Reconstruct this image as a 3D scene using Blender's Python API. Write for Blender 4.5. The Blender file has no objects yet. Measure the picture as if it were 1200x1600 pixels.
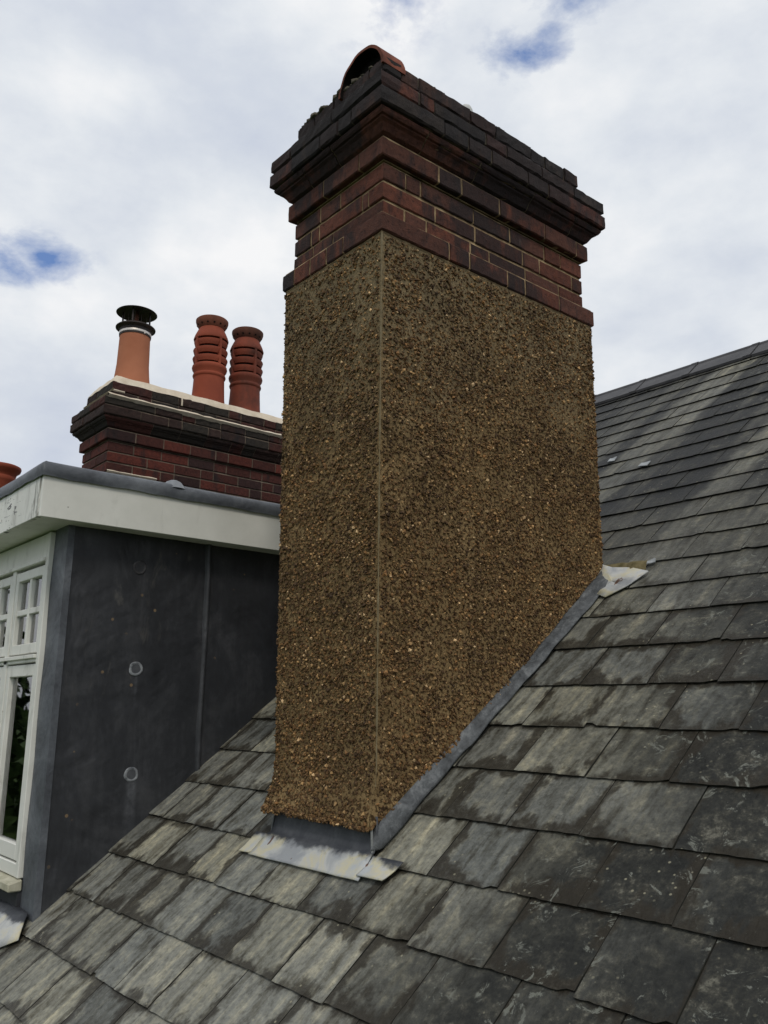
import bpy, math, random
import numpy as np
random.seed(7); RNG = np.random.default_rng(11)
sc = bpy.context.scene
COL = sc.collection

# ------------------------------------------------------------------ camera, sky, sun, exposure
cam_d = bpy.data.cameras.new('camera'); cam = bpy.data.objects.new('camera', cam_d); COL.objects.link(cam)
sc.camera = cam
CAM = (2.261749, -1.865905, -1.759191)
YAW, PIT, ROL, FPX = -0.875123, 0.225903, 0.0089246, 1351.394
def cam_axes():
    f = np.array([math.sin(YAW)*math.cos(PIT), math.cos(YAW)*math.cos(PIT), math.sin(PIT)])
    r = np.array([math.cos(YAW), -math.sin(YAW), 0.]); u = np.cross(r, f)
    c, s = math.cos(ROL), math.sin(ROL)
    return c*r+s*u, -s*r+c*u, f
from mathutils import Matrix, Vector
_r, _u, _f = cam_axes()
cam.matrix_world = Matrix(((_r[0], _u[0], -_f[0], CAM[0]), (_r[1], _u[1], -_f[1], CAM[1]), (_r[2], _u[2], -_f[2], CAM[2]), (0, 0, 0, 1)))
cam_d.sensor_fit = 'VERTICAL'; cam_d.sensor_height = 36.0; cam_d.sensor_width = 27.0
cam_d.lens = 36.0*FPX/1600.0
cam_d.clip_start = 0.05; cam_d.clip_end = 2000

SUN_AZ = Vector((0.78, -0.52, 0)).normalized(); SUN_EL = math.radians(48)
world = bpy.data.worlds.new('World'); sc.world = world; world.use_nodes = True
wt = world.node_tree; wn = wt.nodes; wl = wt.links; wn.clear()
def W(t, **k):
    n = wn.new(t)
    for a, b in k.items(): setattr(n, a, b)
    return n
wo = W('ShaderNodeOutputWorld'); bg = W('ShaderNodeBackground'); bg.inputs[1].default_value = 0.1
sky = W('ShaderNodeTexSky', sky_type='NISHITA', sun_disc=False, sun_elevation=SUN_EL, sun_rotation=math.atan2(SUN_AZ.x, SUN_AZ.y))
tc = W('ShaderNodeTexCoord')
mp = W('ShaderNodeMapping'); mp.inputs['Scale'].default_value = (1.0, 1.0, 1.7)
wl.new(tc.outputs['Generated'], mp.inputs['Vector'])
def wnoise(scale, detail, rough, dist=0.0, off=(0, 0, 0)):
    m = W('ShaderNodeVectorMath', operation='ADD'); m.inputs[1].default_value = off
    wl.new(mp.outputs[0], m.inputs[0])
    n = W('ShaderNodeTexNoise'); n.inputs['Scale'].default_value = scale; n.inputs['Detail'].default_value = detail
    n.inputs['Roughness'].default_value = rough; n.inputs['Distortion'].default_value = dist
    wl.new(m.outputs[0], n.inputs['Vector']); return n.outputs['Fac']
def wmath(op, a, b=None, clamp=False):
    n = W('ShaderNodeMath', operation=op); n.use_clamp = clamp
    for i, v in enumerate((a, b)):
        if v is None: continue
        if isinstance(v, (int, float)): n.inputs[i].default_value = v
        else: wl.new(v, n.inputs[i])
    return n.outputs[0]
def wramp(fac, stops):
    r = W('ShaderNodeValToRGB'); wl.new(fac, r.inputs[0]); e = r.color_ramp.elements
    while len(e) < len(stops): e.new(0.5)
    for i, (p, c) in enumerate(stops): e[i].position = p; e[i].color = (*c, 1)
    return r.outputs[0]
n_a = wnoise(2.4, 8, 0.55, 0.1, (3.1, 1.7, 0.4)); n_b = wnoise(6.5, 8, 0.56, 0.1, (1.3, 0.2, 7.7))
n_big = wmath('ADD', wmath('MULTIPLY', n_a, 0.64), wmath('MULTIPLY', n_b, 0.36))
cloud = wramp(n_big, [(0.34, (5.6, 6.1, 7.2)), (0.45, (6.6, 7.05, 7.8)), (0.53, (7.7, 8.05, 8.5)), (0.63, (9.2, 9.25, 9.35))])
n_det = wnoise(11.0, 9, 0.6, 0.15, (0.2, 5.0, 2.0))
# gaps in the cloud: soft lobes round a few sky directions, broken up with noise
gaps = [((-0.870, 0.218, 0.446), 0.034, 0.9), ((-0.854, 0.245, 0.456), 0.033, 0.95), ((-0.843, 0.262, 0.449), 0.030, 0.8), ((-0.490, 0.580, 0.650), 0.035, 0.7), ((-0.465, 0.600, 0.650), 0.035, 0.75), ((-0.568, 0.465, 0.682), 0.045, 0.6), ((-0.44, 0.60, 0.68), 0.06, 0.4)]
gsum = None
for d, rad, amp in gaps:
    v = Vector(d).normalized()
    s = W('ShaderNodeVectorMath', operation='SUBTRACT'); wl.new(tc.outputs['Generated'], s.inputs[0]); s.inputs[1].default_value = v
    ml = W('ShaderNodeVectorMath', operation='MULTIPLY'); wl.new(s.outputs[0], ml.inputs[0]); ml.inputs[1].default_value = (1, 1, 1.9)
    ln = W('ShaderNodeVectorMath', operation='LENGTH'); wl.new(ml.outputs[0], ln.inputs[0])
    q = wmath('DIVIDE', ln.outputs['Value'], rad*1.9)
    q = wmath('SUBTRACT', 1.0, q, True); q = wmath('MULTIPLY', q, amp)
    gsum = q if gsum is None else wmath('MAXIMUM', gsum, q)
g1 = wmath('ADD', gsum, wmath('MULTIPLY', wmath('SUBTRACT', n_det, 0.5), 3.0))
gm = wmath('MULTIPLY', wmath('SUBTRACT', g1, 0.18), 1.15, True)
gm = wmath('MULTIPLY', gm, wmath('MULTIPLY', gsum, 2.6, True), True)
blue = W('ShaderNodeMix', data_type='RGBA', blend_type='MIX'); blue.inputs['Factor'].default_value = 0.55
wl.new(sky.outputs[0], blue.inputs[6]); blue.inputs[7].default_value = (1.6, 2.9, 6.6, 1)
mx = W('ShaderNodeMix', data_type='RGBA'); wl.new(gm, mx.inputs['Factor']); wl.new(cloud, mx.inputs[6]); wl.new(blue.outputs[2], mx.inputs[7])
wl.new(mx.outputs[2], bg.inputs[0]); wl.new(bg.outputs[0], wo.inputs[0])

sun_d = bpy.data.lights.new('sun', 'SUN'); sun_d.energy = 1.15; sun_d.angle = math.radians(12); sun_d.color = (1.0, 0.93, 0.82)
sun = bpy.data.objects.new('sun', sun_d); COL.objects.link(sun)
sd = Vector((SUN_AZ.x*math.cos(SUN_EL), SUN_AZ.y*math.cos(SUN_EL), math.sin(SUN_EL)))
sun.rotation_euler = sd.to_track_quat('Z', 'Y').to_euler(); sun.location = sd*20
sc.view_settings.view_transform = 'Standard'; sc.view_settings.look = 'None'; sc.view_settings.exposure = 0; sc.view_settings.gamma = 1
sc.render.engine = 'CYCLES'

# ------------------------------------------------------------------ helpers
TA = math.tan(0.680939); AL = 0.680939; H0 = 2.22389
W0, D0 = 0.6481, 1.2727
def roofz(y, off=0.0): return -H0 + TA*y + off/math.cos(AL)

def thing(name, label, cat, loc=(0, 0, 0), group=None):
    o = bpy.data.objects.new(name, None); COL.objects.link(o); o.location = loc
    o.empty_display_size = 0.1
    o['label'] = label; o['category'] = cat
    if group: o['group'] = group
    return o
class MB:
    def __init__(s): s.v = []; s.f = []; s.c = []; s.n = 0; s.mi = []; s.ex = []
    def add(s, v, f, col=None, mi=0, ex=None):
        v = np.asarray(v, float); 
        s.v.append(v); s.f += [tuple(i+s.n for i in q) for q in f]; s.mi += [mi]*len(f)
        s.c.append(np.tile(np.array(col if col is not None else (1, 1, 1), float), (len(v), 1)) if (col is None or np.ndim(col) == 1) else np.asarray(col, float))
        s.ex.append(np.zeros((len(v), 3)) if ex is None else np.asarray(ex, float))
        s.n += len(v)
    def build(s, name, mats, parent=None, smooth=False, autosmooth=None):
        me = bpy.data.meshes.new(name)
        V = np.concatenate(s.v) if s.v else np.zeros((0, 3))
        off = np.array(parent.matrix_world.translation) if parent is not None and parent.parent is None else None
        base = worldloc(parent)
        V = V - base
        me.from_pydata(V.tolist(), [], s.f); 
        C = np.concatenate(s.c); a = me.color_attributes.new('Col', 'FLOAT_COLOR', 'POINT')
        a.data.foreach_set('color', np.concatenate([C, np.ones((len(C), 1))], 1).ravel())
        E = np.concatenate(s.ex); b = me.attributes.new('suv', 'FLOAT_VECTOR', 'POINT'); b.data.foreach_set('vector', E.ravel())
        mats = mats if isinstance(mats, (list, tuple)) else [mats]
        for m in mats: me.materials.append(m)
        me.polygons.foreach_set('material_index', s.mi)
        if smooth: me.polygons.foreach_set('use_smooth', [True]*len(me.polygons))
        me.update()
        if autosmooth: 
            me.set_sharp_from_angle(angle=math.radians(autosmooth))
        o = bpy.data.objects.new(name, me); COL.objects.link(o)
        if parent is not None: o.parent = parent
        else: pass
        return o
def worldloc(o):
    p = np.zeros(3)
    while o is not None: p = p + np.array(o.location); o = o.parent
    return p
def box_vf(lo, hi, ch=0.0):
    x0, y0, z0 = lo; x1, y1, z1 = hi
    if ch <= 0:
        v = [(x0,y0,z0),(x1,y0,z0),(x1,y1,z0),(x0,y1,z0),(x0,y0,z1),(x1,y0,z1),(x1,y1,z1),(x0,y1,z1)]
        return v, [(0,3,2,1),(4,5,6,7),(0,1,5,4),(1,2,6,5),(2,3,7,6),(3,0,4,7)]
    v = []; idx = {}
    for a, sx in ((0, x0), (1, x1)):
        for b, sy in ((0, y0), (1, y1)):
            for c, sz in ((0, z0), (1, z1)):
                dx = ch if a == 0 else -ch; dy = ch if b == 0 else -ch; dz = ch if c == 0 else -ch
                idx[a,b,c,0] = len(v); v.append((sx, sy+dy, sz+dz))
                idx[a,b,c,1] = len(v); v.append((sx+dx, sy, sz+dz))
                idx[a,b,c,2] = len(v); v.append((sx+dx, sy+dy, sz))
    f = []
    I = idx
    f += [(I[0,0,0,0], I[0,0,1,0], I[0,1,1,0], I[0,1,0,0]), (I[1,0,0,0], I[1,1,0,0], I[1,1,1,0], I[1,0,1,0])]
    f += [(I[0,0,0,1], I[1,0,0,1], I[1,0,1,1], I[0,0,1,1]), (I[0,1,0,1], I[0,1,1,1], I[1,1,1,1], I[1,1,0,1])]
    f += [(I[0,0,0,2], I[0,1,0,2], I[1,1,0,2], I[1,0,0,2]), (I[0,0,1,2], I[1,0,1,2], I[1,1,1,2], I[0,1,1,2])]
    for b in (0, 1):
        for c in (0, 1):
            f.append((I[0,b,c,1], I[1,b,c,1], I[1,b,c,2], I[0,b,c,2]) if (b ^ c) == 1 else (I[0,b,c,2], I[1,b,c,2], I[1,b,c,1], I[0,b,c,1]))
    for a in (0, 1):
        for c in (0, 1):
            f.append((I[a,0,c,0], I[a,1,c,0], I[a,1,c,2], I[a,0,c,2]) if (a ^ c) == 0 else (I[a,0,c,2], I[a,1,c,2], I[a,1,c,0], I[a,0,c,0]))
    for a in (0, 1):
        for b in (0, 1):
            f.append((I[a,b,0,0], I[a,b,1,0], I[a,b,1,1], I[a,b,0,1]) if (a ^ b) == 1 else (I[a,b,0,1], I[a,b,1,1], I[a,b,1,0], I[a,b,0,0]))
    for a in (0, 1):
        for b in (0, 1):
            for c in (0, 1):
                t = (I[a,b,c,0], I[a,b,c,1], I[a,b,c,2])
                f.append(t if (a+b+c) % 2 == 0 else t[::-1])
    return v, f
def grid_vf(nu, nv, fn, flip=False):
    v = [fn(i/(nu), j/(nv)) for j in range(nv+1) for i in range(nu+1)]
    f = []
    for j in range(nv):
        for i in range(nu):
            a = j*(nu+1)+i; q = (a, a+1, a+nu+2, a+nu+1)
            f.append(q[::-1] if flip else q)
    return v, f
def lathe_vf(c, prof, n=32, close=False):
    v = []; f = []
    for k, (r, z) in enumerate(prof):
        for i in range(n):
            a = 2*math.pi*i/n; v.append((c[0]+r*math.cos(a), c[1]+r*math.sin(a), c[2]+z))
    for k in range(len(prof)-1):
        for i in range(n):
            j = (i+1) % n; f.append((k*n+i, k*n+j, (k+1)*n+j, (k+1)*n+i))
    if close:
        f.append(tuple(range(n))[::-1]); f.append(tuple((len(prof)-1)*n+i for i in range(n)))
    return v, f
def vnoise1(n, seed, amp, smooth=1):
    r = np.random.default_rng(seed); a = r.normal(size=n+8)
    for _ in range(smooth): a = (np.roll(a, 1)+a+np.roll(a, -1))/3*1.5
    return a[4:4+n]*amp
def hsh(*a):
    x = math.sin(sum((i+1)*12.9898*v for i, v in enumerate(a))+4.1)*43758.5453
    return x-math.floor(x)

# ------------------------------------------------------------------ materials
class Mat:
    def __init__(s, name, rough=0.8, spec=0.4, metal=0.0):
        s.m = bpy.data.materials.new(name); s.m.use_nodes = True; s.t = s.m.node_tree; s.t.nodes.clear()
        s.o = s.N('ShaderNodeOutputMaterial'); s.b = s.N('ShaderNodeBsdfPrincipled')
        s.b.inputs['Roughness'].default_value = rough; s.b.inputs['Specular IOR Level'].default_value = spec; s.b.inputs['Metallic'].default_value = metal
        s.L(s.b.outputs[0], s.o.inputs[0]); s.tc = s.N('ShaderNodeTexCoord')
        s.obj = s.N('ShaderNodeNewGeometry').outputs['Position']
    def N(s, t, **k):
        n = s.t.nodes.new(t)
        for a, b in k.items(): setattr(n, a, b)
        return n
    def L(s, a, b): s.t.links.new(a, b)
    def S(s, inp, v):
        if isinstance(v, (int, float)): inp.default_value = v
        elif isinstance(v, tuple): inp.default_value = (*v, 1) if len(v) == 3 and len(inp.default_value) == 4 else v
        else: s.L(v, inp)
    def attr(s, n): a = s.N('ShaderNodeAttribute', attribute_name=n); return a
    def noise(s, scale, detail=5, rough=0.55, vec=None, dist=0.0):
        n = s.N('ShaderNodeTexNoise'); n.inputs['Scale'].default_value = scale; n.inputs['Detail'].default_value = detail
        n.inputs['Roughness'].default_value = rough; n.inputs['Distortion'].default_value = dist
        s.L(vec if vec is not None else s.obj, n.inputs['Vector']); return n.outputs['Fac']
    def voro(s, scale, feature='F1', vec=None, out='Distance'):
        n = s.N('ShaderNodeTexVoronoi', feature=feature); n.inputs['Scale'].default_value = scale
        s.L(vec if vec is not None else s.obj, n.inputs['Vector']); return n.outputs[out]
    def mapv(s, scale=(1, 1, 1), rot=(0, 0, 0), loc=(0, 0, 0), vec=None):
        n = s.N('ShaderNodeMapping'); n.inputs['Scale'].default_value = scale; n.inputs['Rotation'].default_value = rot; n.inputs['Location'].default_value = loc
        s.L(vec if vec is not None else s.obj, n.inputs[0]); return n.outputs[0]
    def math(s, op, a, b=None, c=None, clamp=False):
        n = s.N('ShaderNodeMath', operation=op); n.use_clamp = clamp
        for i, v in enumerate((a, b, c)):
            if v is not None: s.S(n.inputs[i], v)
        return n.outputs[0]
    def step(s, v, lo, hi, a=0.0, b=1.0):
        n = s.N('ShaderNodeMapRange', interpolation_type='SMOOTHSTEP'); s.S(n.inputs[0], v)
        for i, x in enumerate((lo, hi, a, b)): s.S(n.inputs[i+1], x)
        return n.outputs[0]
    def mix(s, f, a, b, mode='MIX'):
        n = s.N('ShaderNodeMix', data_type='RGBA', blend_type=mode); s.S(n.inputs[0], f); s.S(n.inputs[6], a); s.S(n.inputs[7], b); return n.outputs[2]
    def ramp(s, f, stops):
        r = s.N('ShaderNodeValToRGB'); s.L(f, r.inputs[0]); e = r.color_ramp.elements
        while len(e) < len(stops): e.new(0.5)
        for i, (p, c) in enumerate(stops): e[i].position = p; e[i].color = (*c, 1)
        return r.outputs[0]
    def color(s, c): s.S(s.b.inputs['Base Color'], c); return s
    def rough(s, r): s.S(s.b.inputs['Roughness'], r); return s
    def bump(s, h, strength=0.5, dist=0.005, prev=None):
        n = s.N('ShaderNodeBump'); n.inputs['Strength'].default_value = strength; n.inputs['Distance'].default_value = dist; s.L(h, n.inputs['Height'])
        if prev is not None: s.L(prev, n.inputs['Normal'])
        s.L(n.outputs[0], s.b.inputs['Normal']); return n.outputs[0]
    def sep(s, v):
        n = s.N('ShaderNodeSeparateXYZ'); s.L(v, n.inputs[0]); return n.outputs
M = {}
def mat_brick(name, dark=1.0, soot=0.5, local=0.0):
    m = Mat(name, 0.85, 0.25)
    c = m.attr('Col').outputs['Color']
    n1 = m.noise(38, 6, 0.65); n2 = m.noise(3.1, 5, 0.6, dist=0.4); n3 = m.noise(160, 3, 0.7)
    base = m.mix(1.0, c, m.ramp(n1, [(0.25, (0.55, 0.5, 0.5)), (0.5, (1, 1, 1)), (0.8, (1.45, 1.3, 1.2))]), 'MULTIPLY')
    st = m.noise(5.0, 5, 0.6, vec=m.mapv((3, 3, 0.9)), dist=0.3)
    px, py, pz = m.sep(m.obj)
    # soot: a run-down on the long face, more of it towards the top, the corner head and the whole downhill face
    gy = m.step(m.math('ABSOLUTE', m.math('SUBTRACT', py, 0.66)), 0.40, 0.08)
    gx = m.step(m.math('ADD', px, m.math('MULTIPLY', py, 3.0)), -0.02, -0.2)
    tp = m.step(pz, 0.38, 0.62)
    extra = m.math('MULTIPLY', m.math('ADD', m.math('MULTIPLY', gy, 0.115), m.math('ADD', m.math('MULTIPLY', tp, 0.085), m.math('MULTIPLY', gx, 0.055))), local)
    sm = m.step(m.math('ADD', extra, m.math('ADD', m.math('MULTIPLY', n2, 0.5), m.math('MULTIPLY', st, 0.5))), 0.60-soot*0.2, 0.72-soot*0.2)
    base = m.mix(m.math('MULTIPLY', sm, 0.80), base, (0.014*dark, 0.012*dark, 0.013*dark))
    pale = m.step(m.noise(9, 6, 0.7, vec=m.mapv((2.5, 2.5, 0.7), loc=(3, 1, 0))), 0.62, 0.8)
    base = m.mix(m.math('MULTIPLY', pale, 0.35), base, (0.16, 0.13, 0.12))
    spk = m.step(m.voro(110), 0.10, 0.04)
    base = m.mix(m.math('MULTIPLY', m.math('MULTIPLY', spk, n1), 0.35), base, (0.4, 0.3, 0.25))
    pit = m.step(m.noise(75, 4, 0.7), 0.40, 0.30)
    base = m.mix(m.math('MULTIPLY', pit, 0.6), base, (0.014, 0.010, 0.009))
    m.color(base).bump(m.math('SUBTRACT', m.math('ADD', m.math('MULTIPLY', n3, 0.5), n1), m.math('MULTIPLY', pit, 0.6)), 0.9, 0.005)
    return m.m
M['brick'] = mat_brick('old_red_brick', soot=0.50, local=1.0)
M['brick_far'] = mat_brick('dark_red_brick', soot=0.45)
def mat_simple(name, c1, c2, scale=8, rough=0.8, spec=0.3, bump=0.3, bd=0.003, bs=60, metal=0.0, c3=None):
    m = Mat(name, rough, spec, metal)
    n = m.noise(scale, 6, 0.6, dist=0.2)
    stops = [(0.3, c1), (0.68, c2)] + ([(0.85, c3)] if c3 else [])
    m.color(m.ramp(n, stops)).bump(m.noise(bs, 5, 0.65), bump, bd)
    return m.m
M['mortar'] = mat_simple('sandy_mortar', (0.10, 0.078, 0.048), (0.27, 0.205, 0.125), 14, 0.95, 0.1, 0.8, 0.004, 180)
def mat_capmortar():
    m = Mat('sooty_cap_mortar', 0.95, 0.1); z = m.sep(m.obj)[2]
    n = m.noise(14, 6, 0.6); a = m.ramp(n, [(0.32, (0.09, 0.064, 0.038)), (0.5, (0.24, 0.17, 0.098)), (0.7, (0.42, 0.31, 0.18))]); b = m.ramp(n, [(0.35, (0.03, 0.026, 0.022)), (0.75, (0.12, 0.10, 0.075))])
    t = m.step(m.math('ADD', z, m.math('MULTIPLY', m.math('SUBTRACT', m.noise(4, 4), 0.5), 0.5)), 0.28, 0.55)
    m.color(m.mix(t, a, b)).bump(m.noise(150, 5, 0.7), 0.7, 0.004); return m.m
M['capmortar'] = mat_capmortar()
M['freshmortar'] = mat_simple('fresh_cream_mortar', (0.50, 0.42, 0.32), (0.68, 0.60, 0.48), 10, 0.9, 0.2, 0.5, 0.004, 90)
M['farmortar'] = mat_simple('dull_pointing', (0.07, 0.055, 0.045), (0.2, 0.16, 0.12), 6, 0.95, 0.1, 0.3)
M['flaunch'] = mat_simple('grey_cement_flaunching', (0.06, 0.055, 0.045), (0.16, 0.14, 0.11), 18, 0.95, 0.1, 0.9, 0.006, 70)
M['terracotta'] = mat_simple('terracotta', (0.17, 0.036, 0.018), (0.27, 0.060, 0.029), 3.5, 0.8, 0.3, 0.25, 0.003, 90)
M['terracotta_dark'] = mat_simple('smoked_terracotta', (0.075, 0.024, 0.015), (0.22, 0.048, 0.024), 5, 0.8, 0.3, 0.3, 0.003, 90, c3=(0.26, 0.07, 0.035))
M['terracotta_pale'] = mat_simple('pale_terracotta', (0.34, 0.125, 0.066), (0.42, 0.165, 0.09), 4, 0.85, 0.25, 0.25, 0.003, 90)
M['terracotta_sooty'] = mat_simple('sooty_terracotta', (0.055, 0.028, 0.02), (0.15, 0.055, 0.035), 9, 0.85, 0.25, 0.3, 0.003, 90)
M['tile_old'] = mat_simple('weathered_clay_tile', (0.055, 0.022, 0.015), (0.24, 0.072, 0.042), 12, 0.85, 0.25, 0.5, 0.003, 80)
M['soot'] = mat_simple('soot', (0.006, 0.006, 0.006), (0.014, 0.012, 0.011), 10, 0.95, 0.1)  # near-black; also stands in for shade inside the tile hollow
M['black_metal'] = mat_simple('black_painted_metal', (0.018, 0.014, 0.013), (0.035, 0.024, 0.02), 12, 0.6, 0.4, 0.1)
M['steel'] = mat_simple('bright_steel_band', (0.6, 0.55, 0.5), (0.75, 0.7, 0.66), 12, 0.4, 0.5, 0.05, metal=0.5)
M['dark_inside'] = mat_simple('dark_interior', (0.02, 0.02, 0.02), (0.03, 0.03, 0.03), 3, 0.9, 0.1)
M['net'] = mat_simple('pale_net_curtain', (0.55, 0.58, 0.60), (0.66, 0.68, 0.68), 6, 0.9, 0.1)
M['soil'] = mat_simple('lawn', (0.03, 0.06, 0.015), (0.07, 0.11, 0.03), 0.6, 0.95, 0.1)
M['housewall'] = mat_simple('grey_rendered_wall', (0.25, 0.24, 0.22), (0.34, 0.33, 0.30), 3, 0.9, 0.2)

def mat_coat():
    m = Mat('dashing_coat_mortar', 0.93, 0.15)
    n = m.noise(6, 5, 0.6); n2 = m.noise(120, 5, 0.7)
    c = m.ramp(n, [(0.34, (0.140, 0.094, 0.043)), (0.64, (0.265, 0.182, 0.088))])
    c = m.mix(m.step(m.noise(70, 4, 0.6), 0.46, 0.62), c, (0.050, 0.030, 0.013))
    # colder, greyer top third of the coat
    z = m.sep(m.obj)[2]
    top = m.step(m.math('ADD', z, m.math('MULTIPLY', m.math('SUBTRACT', m.noise(2.2, 4), 0.5), 0.9)), -0.9, -0.1)
    c = m.mix(m.math('MULTIPLY', top, 0.5), c, (0.185, 0.155, 0.098))
    m.color(c)
    b = m.bump(m.noise(95, 4, 0.6), 0.9, 0.006); m.bump(n2, 0.5, 0.002, b)
    return m.m
M['coat'] = mat_coat()
def mat_pebble():
    m = Mat('pebbles', 0.75, 0.35)
    c = m.attr('Col').outputs['Color']
    big = m.noise(3.4, 6, 0.68, dist=0.5)
    c = m.mix(1.0, c, m.ramp(big, [(0.34, (0.66, 0.66, 0.68)), (0.66, (1.28, 1.2, 1.10))]), 'MULTIPLY')
    m.color(c).bump(m.noise(260, 3, 0.6), 0.3, 0.001); return m.m
M['pebble'] = mat_pebble()
M['bead'] = mat_simple('corner_bead', (0.15, 0.115, 0.062), (0.27, 0.22, 0.13), 20, 0.8, 0.3, 0.3, 0.002, 80)

def mat_slate():
    m = Mat('weathered_slate', 0.55, 0.22)
    sv = m.attr('suv').outputs['Vector']; u, v, w = m.sep(sv)
    rc = m.attr('Col').outputs['Color']; rr, rg, rb = m.sep(rc)
    P = m.obj; px, py, pz = m.sep(P)
    cmb = m.N('ShaderNodeCombineXYZ'); m.L(px, cmb.inputs[0]); m.L(m.math('MULTIPLY', py, 1.287), cmb.inputs[1]); m.L(m.math('MULTIPLY', rr, 17.0), cmb.inputs[2]); Q = cmb.outputs[0]
    cm2 = m.N('ShaderNodeCombineXYZ'); m.L(px, cm2.inputs[0]); m.L(m.math('MULTIPLY', py, 1.287), cm2.inputs[1]); m.L(m.math('MULTIPLY', rg, 0.4), cm2.inputs[2]); Q0 = cm2.outputs[0]
    s1 = m.noise(1.0, 8, 0.68, vec=m.mapv((20, 3.0, 1), vec=Q), dist=0.3)        # streaks down the slate
    s2 = m.noise(11, 9, 0.74, vec=Q, dist=0.4)
    s3 = m.noise(48, 8, 0.78, vec=Q)
    t = m.math('ADD', m.math('MULTIPLY', s1, 0.62), m.math('MULTIPLY', s2, 0.38))
    light = m.ramp(t, [(0.36, (0.040, 0.034, 0.023)), (0.43, (0.130, 0.125, 0.100)), (0.50, (0.215, 0.216, 0.190)), (0.57, (0.30, 0.288, 0.228)), (0.63, (0.45, 0.42, 0.32))])
    tint = m.ramp(rg, [(0.0, (0.74, 0.77, 0.82)), (0.35, (1.0, 1.0, 1.0)), (0.7, (0.88, 0.88, 0.86)), (1.0, (1.14, 1.11, 1.02))])
    light = m.mix(1.0, light, tint, 'MULTIPLY')
    light = m.mix(1.0, light, m.ramp(s3, [(0.34, (0.55, 0.54, 0.50)), (0.46, (0.92, 0.92, 0.92)), (0.68, (1.32, 1.32, 1.30))]), 'MULTIPLY')
    darkc = m.ramp(m.math('ADD', m.math('MULTIPLY', s2, 0.6), m.math('MULTIPLY', s3, 0.4)), [(0.38, (0.009, 0.010, 0.010)), (0.50, (0.021, 0.022, 0.020)), (0.56, (0.044, 0.043, 0.035)), (0.60, (0.11, 0.106, 0.085)), (0.68, (0.21, 0.205, 0.165))])
    # the clean run-off zone beside and below the chimney, older grime away from it
    wob = m.math('MULTIPLY', m.math('SUBTRACT', m.noise(2.2, 5, 0.6, vec=Q0, dist=0.5), 0.5), 1.1)
    reg = m.step(m.math('ADD', m.math('ADD', px, m.math('MULTIPLY', m.math('ABSOLUTE', m.math('SUBTRACT', py, 0.35)), 0.22)), m.math('ADD', wob, m.math('MULTIPLY', m.math('SUBTRACT', rg, 0.5), 0.45))), 0.35, 1.15)
    up = m.step(m.math('ADD', py, m.math('MULTIPLY', wob, 0.5)), 1.0, 1.5)
    # pale bands that run straight down the slope above
    xb = m.math('ADD', m.math('SUBTRACT', px, m.math('MULTIPLY', m.math('SUBTRACT', py, 2.4), 0.16)), m.math('MULTIPLY', m.math('SUBTRACT', m.noise(6, 6, 0.65, vec=Q0), 0.5), 0.16))
    bA = m.math('MULTIPLY', m.step(xb, -0.68, -0.60), m.step(xb, -0.31, -0.37))
    bB = m.math('MULTIPLY', m.step(xb, 0.25, 0.31), m.step(xb, 0.50, 0.41))
    bC = m.math('MULTIPLY', m.step(xb, -0.98, -0.90), m.step(xb, -0.76, -0.82))
    bD = m.math('MULTIPLY', m.step(xb, 0.78, 0.88), m.step(xb, 1.5, 1.2))
    bE = m.math('MULTIPLY', m.step(py, 1.85, 1.6), 0.55)
    bands = m.math('MAXIMUM', m.math('MAXIMUM', m.math('MAXIMUM', bA, bB), bE), m.math('MULTIPLY', m.math('MAXIMUM', bC, bD), 0.6))
    band = m.noise(3.3, 3, 0.5, vec=m.mapv((1, 0.07, 0.0), loc=(0.62, 0, 0), vec=Q0))
    band2 = m.noise(9.5, 4, 0.6, vec=m.mapv((1, 0.10, 0.3), loc=(4.2, 0, 0), vec=Q0))
    bb = m.step(m.math('ADD', m.math('ADD', m.math('MULTIPLY', band, 0.7), m.math('MULTIPLY', band2, 0.3)), m.math('MULTIPLY', m.math('SUBTRACT', s2, 0.5), 0.10)), 0.47, 0.56)
    upc = m.mix(m.math('MULTIPLY', m.math('ADD', m.math('MULTIPLY', bands, 0.72), m.math('MULTIPLY', bb, 0.28)), 0.88), m.mix(0.5, darkc, (0.014, 0.014, 0.014)), m.mix(0.45, light, (0.085, 0.081, 0.064)))
    lo = m.mix(m.math('MULTIPLY', m.step(m.math('ADD', rb, m.math('MULTIPLY', s2, 0.9)), 0.75, 1.25), 0.35), light, darkc)
    c = m.mix(m.math('MULTIPLY', reg, 0.97), lo, darkc)
    c = m.mix(up, c, upc)
    # damp grime along lower edges and perpends
    side = m.math('MULTIPLY', m.math('MINIMUM', u, m.math('SUBTRACT', w, u)), 1.5)
    dtop = m.math('ADD', m.math('MULTIPLY', m.math('SUBTRACT', 0.226, v), m.math('ADD', 0.8, m.math('MULTIPLY', rb, 1.8))), 0.012)
    d = m.math('MINIMUM', m.math('MINIMUM', side, v), dtop)
    nd = m.math('ADD', m.math('MULTIPLY', m.math('SUBTRACT', m.noise(16, 6, 0.62, vec=m.mapv((1.2, 0.7, 1), vec=Q), dist=0.4), 0.5), 0.22), m.math('MULTIPLY', m.math('SUBTRACT', m.noise(4.5, 3, 0.5, vec=Q0), 0.5), 0.22))
    damp = m.step(m.math('SUBTRACT', d, m.math('ADD', nd, m.math('MULTIPLY', m.math('SUBTRACT', rb, 0.5), 0.05))), 0.044, 0.000)
    damp = m.math('MULTIPLY', damp, m.math('SUBTRACT', 0.86, m.math('MULTIPLY', up, 0.75)))
    c = m.mix(m.math('MULTIPLY', damp, m.step(s3, 0.72, 0.5, 0.7, 1.0)), c, m.mix(s3, (0.012, 0.010, 0.007), (0.040, 0.033, 0.022)))
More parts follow.
